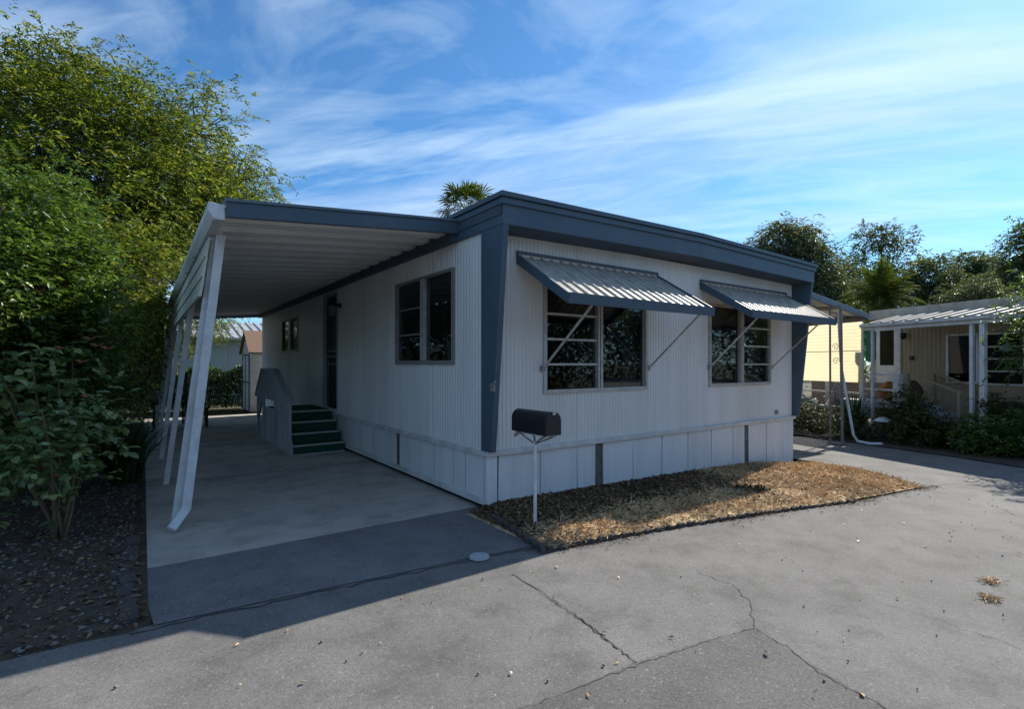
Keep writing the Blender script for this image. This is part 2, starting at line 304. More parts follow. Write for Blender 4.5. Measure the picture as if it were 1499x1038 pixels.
# mulch yard in front of the home, a low mound
YF = [(-.24, -1.22), (.6, -1.30), (1.3, -1.40), (2.4, -1.58), (3.7, -1.85), (5.5, -2.05)]
def yfront(x):
    for a, b in zip(YF[:-1], YF[1:]):
        if a[0] <= x <= b[0]: return a[1] + (b[1] - a[1]) * (x - a[0]) / (b[0] - a[0])
    return YF[0][1] if x < YF[0][0] else YF[-1][1]
def yback(x): return 0.0 if x < 6.0 else 0.0
def yz(x, y):
    f = yfront(x); t = (y - f) / (.05 - f); e = 1.0
    if x > 3.8: e = max(0, 1 - ((x - 3.8) / 2.6)) ** .6
    if x < .1: e = max(.0, min(1, (x + .26) / .36))
    return e * .075 * math.sin(min(1, max(0, t) * 2.2 + .15) * math.pi / 2) * (1 + .12 * math.sin(x * 9) * math.sin(y * 11))
yx = list(np.linspace(-.24, 6.25, 70)); V = []; F = []; ny = 16
for x in yx:
    f = yfront(x); bk = .03 if x < 5.0 else .03 - (x - 5.0) * .5
    if x > 5.5: f = max(f, -2.05 + (x - 5.5) * 1.9)
    bk = max(bk, f + .02)
    for j in range(ny): y = f + (bk - f) * j / (ny - 1); V.append((x, y, G(x) + yz(x, y) - .002))
for i in range(len(yx) - 1):
    for j in range(ny - 1): F.append((i * ny + j, (i + 1) * ny + j, (i + 1) * ny + j + 1, i * ny + j + 1))
yard = npmesh('front_yard', V, F, 'thatch', None, True); tag(yard, kind='structure')
def yard_pts(n, bias=0):
    x = rng.random(n) * 6.2 - .2; y = np.empty(n); ok = np.ones(n, bool)
    for i in range(n):
        f = yfront(x[i]); bk = .02 if x[i] < 5 else .03 - (x[i] - 5.0) * .5
        if x[i] > 5.5: f = max(f, -2.05 + (x[i] - 5.5) * 1.9)
        y[i] = f + (bk - f) * rng.random(); ok[i] = bk > f
    z = np.array([G(a) + yz(a, b) for a, b in zip(x, y)]); return np.stack([x, y, z], 1)[ok]
P = yard_pts(42000); dens = np.sin(P[:, 0] * 2.3 + 1) * np.sin(P[:, 1] * 4 + P[:, 0]) * .25 + .55 + .12 * (P[:, 0] - 2) / 2 - 2.0 * np.clip((P[:, 1] + .88), 0, .6) * np.clip((3.6 - P[:, 0]) * 1.5, 0, 1)
P = P[rng.random(len(P)) < dens]; D = rdir(len(P)); D[:, 2] = np.abs(D[:, 2]) * .30 + .02
tag(leaf_obj('dry_grass', P, D, .035 + .06 * rng.random(len(P)), .09, L_straw), 'dry straw coloured grass on the mounded front yard', 'dry grass', kind='stuff')
P = yard_pts(12000); P = np.concatenate([P, yard_pts(40000)]); P = P[rng.random(len(P)) < np.where(P[:, 0] > 3.5, .09, .08 + 3.0 * np.clip(P[:, 1] + .92, 0, .5) * np.clip((3.6 - P[:, 0]) * 1.5, .1, 1))]; D = rdir(len(P)); D[:, 2] *= .3; P[:, 2] += .006
tag(leaf_obj('mulch', P, D, .02 + .03 * rng.random(len(P)), .55, L_litter), 'brown leaf mulch scattered over the front yard', 'mulch', kind='stuff')
n = 2600; x_ = -.2 + 5.9 * rng.random(n); P = np.stack([x_, [yfront(a) for a in x_] - np.abs(rng.normal(size=n)) * .07 - .01, np.zeros(n)], 1); P[:, 2] = [G(a) + .004 for a in x_]; P = P[rng.random(n) < .25 + .6 * (np.sin(P[:, 0] * 3.7) > .1)]; D = rdir(len(P)); D[:, 2] = np.abs(D[:, 2]) * .12
tag(leaf_obj('spilled_straw', P, D, .012 + .03 * rng.random(len(P)), .2, L_litter), 'bits of straw and leaf spilled over the yard edge onto the asphalt', 'straw', kind='stuff')
P = np.array([[2.9, -1.0, .02], [3.1, -1.1, 0], [3.0, -1.15, 0]]); P = np.repeat(P, 25, 0) + rng.normal(size=(75, 3)) * [.05, .05, .0]; P[:, 2] = [G(a) + yz(a, b) for a, b in P[:, :2]]
D = rdir(75); D[:, 2] = np.abs(D[:, 2]) + .4
tag(leaf_obj('weed', P, D, .06, .35, L_garden), 'small green weed tuft growing in the dry front yard', 'weed', kind='stuff')
# scalloped edging blocks along the yard front
edg = empty('garden_edging', (-.24, -1.22, 0)); tag(edg, 'low dark scalloped stone edging between the dry yard and the asphalt', 'edging')
def blk(ln):
    m = MB(); pr = [(-ln / 2, -.03), (ln / 2, -.03), (ln / 2, .012), (ln * .42, .036), (ln * .25, .054), (0, .062), (-ln * .25, .054), (-ln * .42, .036), (-ln / 2, .012)]; m.prism(pr, 1, -.022, .022); return m.mesh('edging_block', 'stone')
bm_ = [blk(.125), blk(.12), blk(.128)]
x = -.20
while x < 3.75:
    y = yfront(x) - .012; a = math.atan2(yfront(x + .1) - yfront(x), .1)
    o = obj_from('edging_block', bm_[random.randrange(3)], edg, (x + .24 , y + 1.22, G(x) - .022 - .014 * random.random() - (.012 * max(0, x - 2.4))), a + random.gauss(0, .05)); o.rotation_euler[0] = random.gauss(0, .06); o.rotation_euler[1] = random.gauss(0, .05); x += .131
for k_ in range(8):
    o = obj_from('edging_block', bm_[k_ % 3], edg, (-.02 + .035 * k_ * .55, -.02 + k_ * .128 + .05, -.005), R(78) + random.gauss(0, .05))
# left planting bed
def bedz(x, y): return .02 + .03 * math.sin(x * 3.1) * math.sin(y * 2.3) * (x < -3.05) - (.032 if x > -2.85 else 0) + (.0 if y > -.8 else -.05)
bed = tag(sheet('planting_bed', list(np.linspace(-9, -2.95, 40)) + [-2.9, -2.78], list(np.linspace(-.95, 14, 60)), .0, 'soil', zf=bedz), kind='structure')
n = 2600; P = np.stack([-2.92 - 3 * rng.random(n) ** 1.4, -.85 + 5 * rng.random(n), np.full(n, .025)], 1); P[:, 2] = [bedz(a, b) + .004 for a, b in P[:, :2]]
ico = []
V = []; F = []
b8 = np.array([[1, 0, 0], [-1, 0, 0], [0, 1, 0], [0, -1, 0], [0, 0, 1], [0, 0, -1]], float); f8 = np.array([[0, 2, 4], [2, 1, 4], [1, 3, 4], [3, 0, 4], [2, 0, 5], [1, 2, 5], [3, 1, 5], [0, 3, 5]])
s_ = (.006 + .016 * rng.random(n) ** 2)[:, None, None] * (b8[None] * (.7 + .6 * rng.random((n, 6, 1)))) * np.array([1, 1, .6]); V = (P[:, None, :] + s_).reshape(-1, 3); F = (f8[None] + (np.arange(n) * 6)[:, None, None]).reshape(-1, 3)
tag(npmesh('gravel', V, F, 'pebble'), 'pale gravel scattered over the planting bed under the roses', 'gravel', kind='stuff')
P = np.stack([-2.86 - 4 * rng.random(9000) ** 1.3, -.88 + 9 * rng.random(9000), np.full(9000, .03)], 1); P[:, 2] = [bedz(a, b) + .008 for a, b in P[:, :2]]; D = rdir(9000); D[:, 2] *= .35
tag(leaf_obj('fallen_leaves', P, D, .025 + .035 * rng.random(9000), .5, L_litter), 'dry brown fallen leaves on the planting bed', 'leaf litter', kind='stuff')
be = empty('brick_edging', (-2.93, -.7, 0)); tag(be, 'row of dark bricks edging the planting bed beside the driveway apron', 'brick edging')
bk = MB().box(-.045, .045, -.1, .1, -.03, .045).mesh('brick', 'stone')
for k_ in range(8):
    o = obj_from('brick', bk, be, (random.gauss(0, .008), .05 + k_ * .215, -.012 + random.gauss(0, .008)), random.gauss(0, .05)); o.rotation_euler[1] = random.gauss(0, .06)
# litter on the road
n = 420; P = np.stack([-6 + 14 * rng.random(n), -1.2 - 4.2 * rng.random(n) ** 1.2, np.zeros(n)], 1); ok = np.array([p[1] < yfront(p[0]) - .05 for p in P]); P = P[ok]; P[:, 2] = [G(p[0]) + .004 for p in P]; D = rdir(len(P)); D[:, 2] = np.abs(D[:, 2]) * .15
tag(leaf_obj('leaf_scraps', P, D, .01 + .035 * rng.random(len(P)) ** 2.2, .5, L_straw), 'tiny dry leaf scraps and twigs strewn over the asphalt road', 'leaf scraps', kind='stuff')
n = 300; P = np.stack([-6 + 14 * rng.random(n), -1.2 - 4 * rng.random(n), np.zeros(n)], 1); P = P[[p[1] < yfront(p[0]) - .05 for p in P]]; n = len(P); P[:, 2] = [G(p[0]) + .002 for p in P]
s_ = (.003 + .007 * rng.random(n) ** 2)[:, None, None] * (b8[None] * (.7 + .6 * rng.random((n, 6, 1)))); V = (P[:, None, :] + s_).reshape(-1, 3); F = (f8[None] + (np.arange(n) * 6)[:, None, None]).reshape(-1, 3)
tag(npmesh('grit', V, F, 'pebble'), 'small stones scattered over the asphalt road', 'grit', kind='stuff')
for i, (u, v) in enumerate(((1450, 853), (1447, 880))):
    d = 756 * 1.55 / (v - 532); p = at(u, v, d); n = 90; P = p + rng.normal(size=(n, 3)) * [.035, .022, .003]; P[:, 2] = np.abs(P[:, 2] - p[2]) + G(p[0]) + .004; D = rdir(n); D[:, 2] = np.abs(D[:, 2]) * .25
    tag(leaf_obj('grass_tuft', P, D, .05, .1, L_straw), ['small torn clump of dry grass lying on the asphalt, the shorter clump', 'wider flat clump of dry grass lying on the asphalt'][i], 'dry grass', kind='stuff')

# ------------------------------------------------------------------ mobile home
HW, HL = 6.21, 12.2; CAPZ = .60; WT = 2.87
home = empty('mobile_home', (0, 0, 0)); tag(home, 'white ribbed mobile home with slate blue roof trim, window awnings and plank skirting', 'mobile home')
def ribbed(name, axis, off, out, a0, a1, z0, z1, openings, parent, mat='siding', per=.052, dep=.007, seg=1.22, ztop=None):
    """vertical ribbed siding in sheets; each sheet an object of its own"""
    first = None; e = a0
    while e < a1 - .01:
        e1 = min(e + seg, a1)
        if a1 - e1 < .25: e1 = a1
        xs = []; k_ = 0
        p = e
        while p < e1 - 1e-6:
            for fr, h in ((0, 0), (.34, 0), (.48, 1), (.86, 1)):
                q = p + fr * per
                if q < e1 - .004: xs.append((q, h * dep))
            p += per
        xs.append((e1 - .003, 0))
        for o in openings:
            for b in o[:2]:
                if e < b < e1 - .003: xs.append((b, 0))
        xs.sort(); m = MB(); n = 0
        for (p, h), (q, g) in zip(xs[:-1], xs[1:]):
            if q - p < 1e-5: continue
            mid = (p + q) / 2; spans = [(z0, z1)]
            for o in openings:
                if o[0] < mid < o[1]: spans = [s for (lo, hi) in spans for s in ((lo, min(hi, o[2])), (max(lo, o[3]), hi)) if s[1] - s[0] > .001]
            for lo, hi in spans:
                if axis == 0: vs = [(p, off + out * h, lo), (q, off + out * g, lo), (q, off + out * g, hi), (p, off + out * h, hi)]
                else: vs = [(off + out * h, p, lo), (off + out * g, q, lo), (off + out * g, q, hi), (off + out * h, p, hi)]
                m.add(vs, [(0, 1, 2, 3)])
        o = m.build('siding_panel', mat, parent); e = e1
WIN_F = [(.73, 2.42, 1.18, 2.36), (3.79, 5.46, 1.175, 2.36)]
WIN_S = [(.68, 2.29, 1.50, 2.58), (7.85, 9.45, 1.78, 2.56)]
DOOR = (4.96, 5.72, .67, 2.80)
fw = box('front_wall', 'interior', home, .0, HW, .03, .06, CAPZ, .75)
sw = box('side_wall', 'interior', home, .03, .06, .06, HL, CAPZ, .64)
ribbed('s', 0, 0, -1, .0, HW, CAPZ, WT, WIN_F, fw)
ribbed('s', 1, 0, -1, .0, HL, CAPZ, WT, WIN_S + [DOOR], sw, dep=.013, per=.06)
rw = box('end_wall', 'siding', home, HW, HW + .02, 0, HL, CAPZ, WT); bw = box('back_wall', 'siding', home, 0.01, HW - .01, HL, HL + .02, CAPZ, WT)
box('floor_deck', 'floor', home, .02, HW - .02, .07, HL - .02, CAPZ - .05, CAPZ)
box('ceiling', 'interior', home, .02, HW - .02, .02, HL - .02, WT - .03, WT - .01)
box('partition', 'interior', home, .1, HW - .1, 3.6, 3.65, CAPZ, WT - .03)
box('partition', 'interior', home, 2.6, 2.65, .4, 3.5, CAPZ, WT - .03)
# skirting
cap = MB().box(-.03, HW + .03, -.045, .0, CAPZ - .05, CAPZ + .004).build('skirting', 'rail', home, .006)
capS = MB().box(-.045, .0, .0, HL, CAPZ - .052, CAPZ + .002).build('skirting', 'rail', home, .006)
MB().box(-.03, .012, .0, HL, .05, .11).build('bottom_rail', 'rail', capS, .004)
seams = [0.06, .117, .674, 1.218, 1.513, 1.638, 2.17, 2.73, 3.287, 3.833, 4.392, 4.709, 4.824, 5.348, 5.869, HW + .01]
for i, (a, b) in enumerate(zip(seams[:-1], seams[1:])):
    if i == 0: a = -.02
    zb = G(a) - .12
    if i in (4, 11): MB().box(a, b, .008, .02, zb, CAPZ - .055).build('bare_strip', 'strip', cap); continue
    t = random.uniform(-.005, .005); MB().hexa([(a + .007, -.012 + t, zb), (b - .007, -.012 - t, zb), (b - .007, .004, zb), (a + .007, .004, zb), (a + .007 + t, -.012 - t, CAPZ - .052), (b - .007 + t, -.012 + t, CAPZ - .052), (b - .007 + t, .004, CAPZ - .052), (a + .007 + t, .004, CAPZ - .052)]).build('skirting_panel', 'skirt', cap)
sy = [0.0, .05, .423, .694, 1.163, 1.697, 2.195, 2.312, 3.195, 3.708, 4.3] + list(np.arange(4.9, HL, .6)) + [HL]
for i, (a, b) in enumerate(zip(sy[:-1], sy[1:])):
    if i == 6: MB().box(.008, .02, a, b, .1, CAPZ - .055).build('bare_strip', 'strip', capS); continue
    MB().box(-.012, .004, a + .008, b - .008, .112, CAPZ - .055).build('skirting_panel', 'skirt', capS)
box('underfloor_shade', 'dark', home, .03, HW - .02, .03, HL, -.12, CAPZ - .06)  # near-black block stands in for the shade behind and below the skirting
MB().box(HW - .01, HW + .015, .01, HL, -.25, CAPZ).build('skirting_panel', 'skirt', cap)
MB().box(5.60, 5.72, -.012, -.0045, .66, .73).build('outlet_plate', 'alumold', home)
# roof
def zr(x): return max(0, .055) * max(0, 1 - abs(x - HW / 2) / (HW / 2 + .1))
OV = -.335
roof = MB(); P0 = [(-.05, OV), (HW + .05, OV), (HW + .05, HL + .2), (-.05, HL + .2)]; mid = HW / 2
for xa, xb in ((-.05, mid), (mid, HW + .05)):
    roof.hexa([(xa, OV + .02, 2.94 + zr(xa)), (xb, OV + .02, 2.94 + zr(xb)), (xb, HL + .15, 2.94 + zr(xb)), (xa, HL + .15, 2.94 + zr(xa)), (xa, OV + .02, 3.12 + zr(xa)), (xb, OV + .02, 3.12 + zr(xb)), (xb, HL + .15, 3.12 + zr(xb)), (xa, HL + .15, 3.12 + zr(xa))])
roof = roof.build('roof', 'soffit', home)
for nm, xa, xb in (('soffit', -.02, mid - .003), ('soffit', mid + .003, HW + .08)):
    MB().hexa([(xa, OV + .02, 2.855 + zr(xa)), (xb, OV + .02, 2.855 + zr(xb)), (xb, .02, 2.83 + zr(xb)), (xa, .02, 2.83 + zr(xa)), (xa, OV + .02, 2.875 + zr(xa)), (xb, OV + .02, 2.875 + zr(xb)), (xb, .02, 2.9 + zr(xb)), (xa, .02, 2.9 + zr(xa))]).build(nm, 'soffit', roof)
FB = [(0.0, 2.845, 3.035), (-.022, 3.035, 3.09), (-.008, 3.09, 3.10), (-.045, 3.10, 3.145)]
for xa, xb in ((-.04, mid - .002), (mid + .002, HW + .05)):
    m = MB()
    for o_, z0, z1 in FB:
        ya = OV + o_; e0 = xa + (o_ if xa < 0 else 0); e1 = xb - (o_ if xb > mid + .1 else 0)
        m.hexa([(e0, ya, z0 + zr(xa)), (e1, ya, z0 + zr(xb)), (e1, OV + .03, z0 + zr(xb)), (e0, OV + .03, z0 + zr(xa)), (e0, ya, z1 + zr(xa)), (e1, ya, z1 + zr(xb)), (e1, OV + .03, z1 + zr(xb)), (e0, OV + .03, z1 + zr(xa))])
    m.build('fascia', 'blue', roof)
for s_, xo in ((-1, -.04), (1, HW + .05)):
    m = MB()
    for o_, z0, z1 in FB:
        x_ = xo - s_ * o_ * -1 if False else xo + s_ * (-o_); m.box(min(x_, xo - s_ * .03), max(x_, xo - s_ * .03), OV + .032, HL + .2, z0 + .001, z1 + .001)
    m.build('fascia', 'blue', roof)
# tapering corner fins
for x0, x1 in ((-.034, .03), (HW - .03, HW + .03)):
    MB().prism([(.075, CAPZ + .006), (-.11, CAPZ + .006), (-.332, 2.85), (.075, 2.85)], 0, x0, x1).build('corner_fin', 'blue', home, .004)
MB().box(-.05, -.034, -.19, -.12, 1.22, 1.30).tube([(-.045, -.15, 1.26), (-.06, -.19, 1.29), (-.06, -.23, 1.32)], .012).build('hose_bracket', 'alumold', home)
# windows
def window_f(a0, a1, z0, z1, plain_first, rows):
    fr = MB(); t = .028; y0, y1 = -.03, .05
    fr.box(a0 - .015, a0 + t, y0, y1, z0 - .015, z1); fr.box(a1 - t, a1 + .015, y0, y1, z0 - .015, z1); fr.box(a0 + t, a1 - t, y0, y1, z0 - .015, z0 + t); fr.box(a0 + t, a1 - t, y0, y1, z1 - t, z1)
    mid = a0 + (a1 - a0) * (.5 if not plain_first else .5); fr.box(mid - .04, mid - .012, y0 - .004, y1, z0 + t, z1 - t); fr.box(mid + .012, mid + .04, y0, y1, z0 + t, z1 - t); fr.box(mid - .012, mid + .012, .0, .04, z0 + t, z1 - t)
    o = fr.build('window', 'alum', home); return o, mid, t
def panes_f(a0, a1, z0, z1, plain_first, rows):
    o, mid, t = window_f(a0, a1, z0, z1, plain_first, rows)
    L = (a0 + t, mid - .04); Rr = (mid + .04, a1 - t); pl, lou = (L, Rr) if plain_first else (Rr, L)
    MB().box(pl[0], pl[1], .012, .016, z0 + t, z1 - t).build('pane', 'glass', o)
    MB().box(pl[0] + .002, pl[0] + .03, -.005, .03, z0 + t, z1 - t).box(pl[1] - .03, pl[1] - .002, -.005, .03, z0 + t, z1 - t).build('sash', 'alumold', o)
    h = (z1 - z0 - 2 * t) / rows
    for r in range(rows):
        za = z0 + t + r * h; MB().hexa([(lou[0] + .01, .008, za + .012), (lou[1] - .01, .008, za + .012), (lou[1] - .01, .012, za + .012), (lou[0] + .01, .012, za + .012), (lou[0] + .01, .012, za + h - .01), (lou[1] - .01, .012, za + h - .01), (lou[1] - .01, .016, za + h - .01), (lou[0] + .01, .016, za + h - .01)]).build('pane', 'glass', o)
        if r: MB().box(lou[0] + .006, lou[1] - .006, -.02, .02, za - .012, za + .012).build('louvre_rail', 'alum', o)
    return o
w1 = panes_f(*WIN_F[0], False, 4); w2 = panes_f(*WIN_F[1], True, 4)
def curtain(x0, x1, y, z0, z1, parent, n=14):
    m = MB(); vs = []; 
    for i in range(n + 1):
        x = x0 + (x1 - x0) * i / n; yy = y + .03 * math.sin(i * 2.1); vs += [(x, yy, z0), (x, yy, z1)]
    m.add(vs, [(2 * i, 2 * i + 2, 2 * i + 3, 2 * i + 1) for i in range(n)]); return m.build('curtain', 'curtain', parent)
curtain(2.18, 2.42, .18, 1.1, 2.4, w1, 8); curtain(5.1, 5.46, .18, 1.1, 2.4, w2, 8); curtain(3.79, 4.5, .22, 1.1, 2.4, w2, 16)
def window_s(a0, a1, z0, z1, plain_near, rows):
    fr = MB(); t = .035; x0, x1 = -.03, .05; mid = (a0 + a1) / 2 - .02
    fr.box(x0, x1, a0 - .015, a0 + t, z0 - .015, z1); fr.box(x0, x1, a1 - t, a1 + .015, z0 - .015, z1); fr.box(x0, x1, a0 + t, a1 - t, z0 - .015, z0 + t); fr.box(x0, x1, a0 + t, a1 - t, z1 - t, z1)
    o = fr.build('window', 'alumold', home); MB().box(x0 - .004, x1, mid - .045, mid + .045, z0 + t, z1 - t).build('mullion', 'alum', o)
    MB().box(.012, .016, a0 + t, mid - .045, z0 + t, z1 - t).build('pane', 'glass', o); h = (z1 - z0 - 2 * t) / rows
    for r in range(rows):
        za = z0 + t + r * h; MB().box(.008, .012, mid + .045, a1 - t, za + .008, za + h - .008).build('pane', 'glass', o)
        if r: MB().box(-.02, .02, mid + .045, a1 - t, za - .01, za + .01).build('louvre_rail', 'alumold', o)
window_s(*WIN_S[0], True, 3); window_s(*WIN_S[1], True, 1)
# door with iron security bars
d0, d1, dz0, dz1 = DOOR
dm = MB(); dm.box(-.03, .06, d0 - .05, d0, dz0, dz1); dm.box(-.03, .06, d1, d1 + .1, dz0, dz1); dm.box(-.03, .06, d0, d1, dz1 - .04, dz1)
door = dm.build('door', 'greypaint', home); MB().box(.05, .08, d0, d1, dz0, dz1 - .04).build('door_leaf', 'blackmetal', door)
sg = MB()
for k_ in range(7): y = d0 + .04 + k_ * (d1 - d0 - .08) / 6; sg.box(.012, .024, y - .006, y + .006, dz0 + .03, dz1 - .08)
sg.build('security_bars', 'blackmetal', door)
for z in (1.48, 1.62, 1.72): MB().box(.0, .012, d0 + .02, d1 - .02, z, z + .02).build('cross_bar', 'alumold', door)
lamp = MB().box(-.06, -.01, d0 - .24, d0 - .16, 2.48, 2.56).tube([(-.06, d0 - .2, 2.52), (-.15, d0 - .2, 2.56), (-.16, d0 - .2, 2.5)], .012).build('wall_lamp', 'blackmetal', home)
MB().lathe([(.03, .1), (.06, .07), (.07, .0), (.045, -.09), (0.01, -.1)], (-.16, d0 - .2, 2.42), 10).build('lamp_glass', 'bulb', lamp)
# window awnings
def awning(x0, x1, y1=-.80, z0=2.63, z1=2.08):
    w = x1 - x0; sk = .0
    fr = MB(); th = .085
    fr.hexa([(x0 - .02, y1, z1 - .07), (x1 + .02, y1, z1 - .07), (x1 + .02, y1 + .02, z1 - .07), (x0 - .02, y1 + .02, z1 - .07), (x0 - .02, y1 - .01, z1 + .03), (x1 + .02, y1 - .01, z1 + .03), (x1 + .02, y1 + .012, z1 + .03), (x0 - .02, y1 + .012, z1 + .03)])
    for xa, xb in ((x0 - .02, x0 - .004), (x1 + .004, x1 + .02)):
        fr.prism([(-.012, z0 + .03), (-.012, z0 - .075), (y1 + .02, z1 - .07), (y1 + .012, z1 + .03)], 0, xa, xb)
    fr.box(x0 - .02, x1 + .02, -.03, -.012, z0 + .03, z0 + .06)
    o = fr.build('window_awning', 'blue', home)
    n = 16; pw = w / n; nx = Vector((0, -(z0 - z1), y1 * -1)); 
    N_ = Vector((0, -(z0 - z1), -y1)).normalized(); prof = [(0, 0), (.05, .017), (.17, .017), (.22, 0), (1.0, 0)]
    a = Vector((0, -.03, z0 + .0)); b = Vector((0, y1 + .015, z1 + .0)); vs = []; 
    for end in (a, b):
        for (fx, h) in prof: vs.append(end + Vector((fx * pw, 0, 0)) + N_ * h)
        for (fx, h) in prof[::-1]: vs.append(end + Vector((fx * pw, 0, 0)) + N_ * (h - .002))
    k2 = 2 * len(prof); fs = [(i, (i + 1) % k2, k2 + (i + 1) % k2, k2 + i) for i in range(k2)]
    me = MB().add(vs, fs).mesh('slat', 'awn')
    for i in range(n): obj_from('slat', me, o, (x0 + i * pw, 0, 0))
    return o
def arm(o, a, b):
    MB().bar(a, b, .022, .016, (0, 0, 1)).build('arm', 'alum', o)
    MB().box(a[0] - .025, a[0] + .025, -.035, -.008, a[2] - .03, a[2] + .03).build('bracket', 'alumold', o)
a1 = awning(.37, 2.62, -.84, 2.63, 2.13); arm(a1, (.70, -.03, 1.44), (.72, -.8, 2.10)); arm(a1, (2.45, -.03, 1.44), (2.46, -.8, 2.10))
a2 = awning(3.58, 5.95, -.79, 2.63, 2.165); arm(a2, (3.77, -.03, 1.44), (3.79, -.75, 2.13)); arm(a2, (5.50, -.03, 1.44), (5.54, -.75, 2.13))

# ------------------------------------------------------------------ carport on the left
cp = empty('carport', (-1.3, 6, 0)); cp.location = (0, 0, 0); tag(cp, 'attached carport with ribbed metal ceiling, slate blue front beam and slanted white posts', 'carport')
CY0, CY1, CX = .52, 12.35, -2.28; posts0 = 1.22
def cz(x): return 2.95 + (x / 2.28) * .19
pw = .40; npan = int((CY1 - CY0 - .05) / pw); prof = [(0, 0), (.06, .05), (.12, .062), (.50, .062), (.56, .05), (.62, 0), (.79, 0), (.80, -.006), (.82, 0), (1.0, 0)]
vs = []
for x in (-.045, CX):
    for fy, h in prof: vs.append((x, fy * pw, cz(x) + .0 + h))
    for fy, h in prof[::-1]: vs.append((x, fy * pw, cz(x) + .003 + h))
k2 = 2 * len(prof); me = MB().add(vs, [(i, (i + 1) % k2, k2 + (i + 1) % k2, k2 + i) for i in range(k2)]).mesh('ceiling_panel', 'pan')
for i in range(npan): obj_from('ceiling_panel', me, cp, (0, CY0 + .05 + i * pw, 0))
MB().hexa([(CX, CY0, 2.735), (-.05, CY0, 2.92), (-.05, CY0 + .045, 2.92), (CX, CY0 + .045, 2.735), (CX, CY0, 2.865), (-.05, CY0, 3.05), (-.05, CY0 + .045, 3.05), (CX, CY0 + .045, 2.865)]).build('front_beam', 'blue', cp, .005)
MB().hexa([(CX - .01, CY0 - .015, 2.866), (-.05, CY0 - .015, 3.051), (-.05, CY0 + .25, 3.06), (CX - .01, CY0 + .25, 2.876), (CX - .01, CY0 - .015, 2.89), (-.05, CY0 - .015, 3.075), (-.05, CY0 + .25, 3.08), (CX - .01, CY0 + .25, 2.895)]).build('beam_cap', 'bluelite', cp)
MB().hexa([(CX, CY1 - .05, 2.68), (-.05, CY1 - .05, 2.86), (-.05, CY1, 2.86), (CX, CY1, 2.68), (CX, CY1 - .05, 2.80), (-.05, CY1 - .05, 3.0), (-.05, CY1, 3.0), (CX, CY1, 2.80)]).build('rear_beam', 'soffit', cp)
MB().box(-.10, -.03, CY0 + .05, CY1 - .05, 2.84, 2.93).build('ledger', 'soffit', cp)
g = MB(); g.prism([(CX - .01, 2.84), (CX - .13, 2.85), (CX - .13, 2.78), (CX - .09, 2.71), (CX - .01, 2.71)], 1, CY0 + .02, CY1); g.build('gutter', 'post', cp, .004)
for y in np.arange(2.4, 12, 1.3): MB().box(CX - .12, CX + .0, y, y + .02, 2.692, 2.709).build('gutter_strap', 'alumold', cp)
MB().box(CX - .0, CX + .05, posts0 - .03, CY1 - .05, 2.65, 2.755).build('side_beam', 'post', cp)
posts = [1.22, 3.3, 5.35, 7.4, 9.45, 11.5]
for y in posts:
    MB().hexa([(-2.65, y - .03, 0), (-2.59, y - .03, 0), (-2.59, y + .03, 0), (-2.65, y + .03, 0), (-2.325, y - .03, 2.7), (-2.26, y - .03, 2.7), (-2.26, y + .03, 2.7), (-2.325, y + .03, 2.7)]).build('post', 'post', cp, .004)
def slx(z): return -2.62 + .34 * z / 2.7
for i, (ya, yb) in enumerate(zip(posts[:-1], posts[1:])):
    for k_ in range(3):
        z0 = 2.12 + k_ * .185; z1 = z0 + .183
        MB().hexa([(slx(z0) - .085, ya + .0 if i else ya - .1, z0), (slx(z0) - .085, yb - .006, z0), (slx(z0) - .06, yb - .006, z0), (slx(z0) - .06, ya if i else ya - .1, z0),
                   (slx(z1) - .073, ya if i else ya - .1, z1), (slx(z1) - .073, yb - .006, z1), (slx(z1) - .055, yb - .006, z1), (slx(z1) - .055, ya if i else ya - .1, z1)]).build('valance_board', 'valance', cp)
sp = MB(); sp.bar((-2.255, 1.12, 2.70), (-2.535, 1.12, .17), .075, .055); sp.build('downspout', 'post', cp, .004)
MB().bar((-2.535, 1.12, .178), (-2.65, 1.02, .04), .07, .055).build('spout_elbow', 'post', cp, .004)

# ------------------------------------------------------------------ steps
st = empty('entry_steps', (-.45, 5.8, 0)); st.location = (0, 0, 0); tag(st, 'grey wooden entry steps with green carpeted treads and gabled baluster rail', 'steps')
SX0, SX1 = -.90, -.045; rh = .165; run = .25; L0 = 4.42; LA = L0 + 3 * run; LB = 6.55
for k_ in range(4):
    y0 = L0 + k_ * run; z = rh * (k_ + 1); y1 = y0 + run if k_ < 3 else LB
    MB().box(SX0 + .03, SX1, y0 + .02, y0 + .035, z - rh + .002, z - .02).build('riser', 'green', st); MB().box(SX0 + .03, SX1, y0 + .028, y1 + .02, z - .02, z).build('tread', 'green', st)
    MB().box(SX0 + .03, SX1 + .0, y0, y0 + .026, z - .024, z + .004).build('nosing', 'nosing', st)
MB().box(SX0 + .03, SX1, L0, L0 + .026, 0.0, .02).build('nosing', 'nosing', st)
for k_ in range(3): y0 = LB + k_ * run; MB().box(SX0 + .03, SX1, y0 + .02, y0 + run, .02, rh * (3 - k_)).build('tread', 'green', st)
MB().prism([(L0 - .02, 0), (LB + .72, 0), (LB + .72, .25), (LB + .1, .66), (LA, .66), (L0 - .02, .2)], 0, SX0 - .005, SX0 + .015).build('side_panel', 'greypaint', st)
for y, h in ((L0 + .03, .86), (LA + .4, 1.36), (LB + .1, 1.36), (LB + .68, .84)): MB().box(SX0 - .045, SX0 - .007, y - .045, y + .045, 0, h).build('newel_post', 'greypaint', st)
tp = [(L0 - .06, .88), (LA + .38, 1.39), (LB + .1, 1.39), (LB + .78, .84)]; bt = [(L0 + .02, .40), (LA + .38, .86), (LB + .1, .86), (LB + .68, .40)]
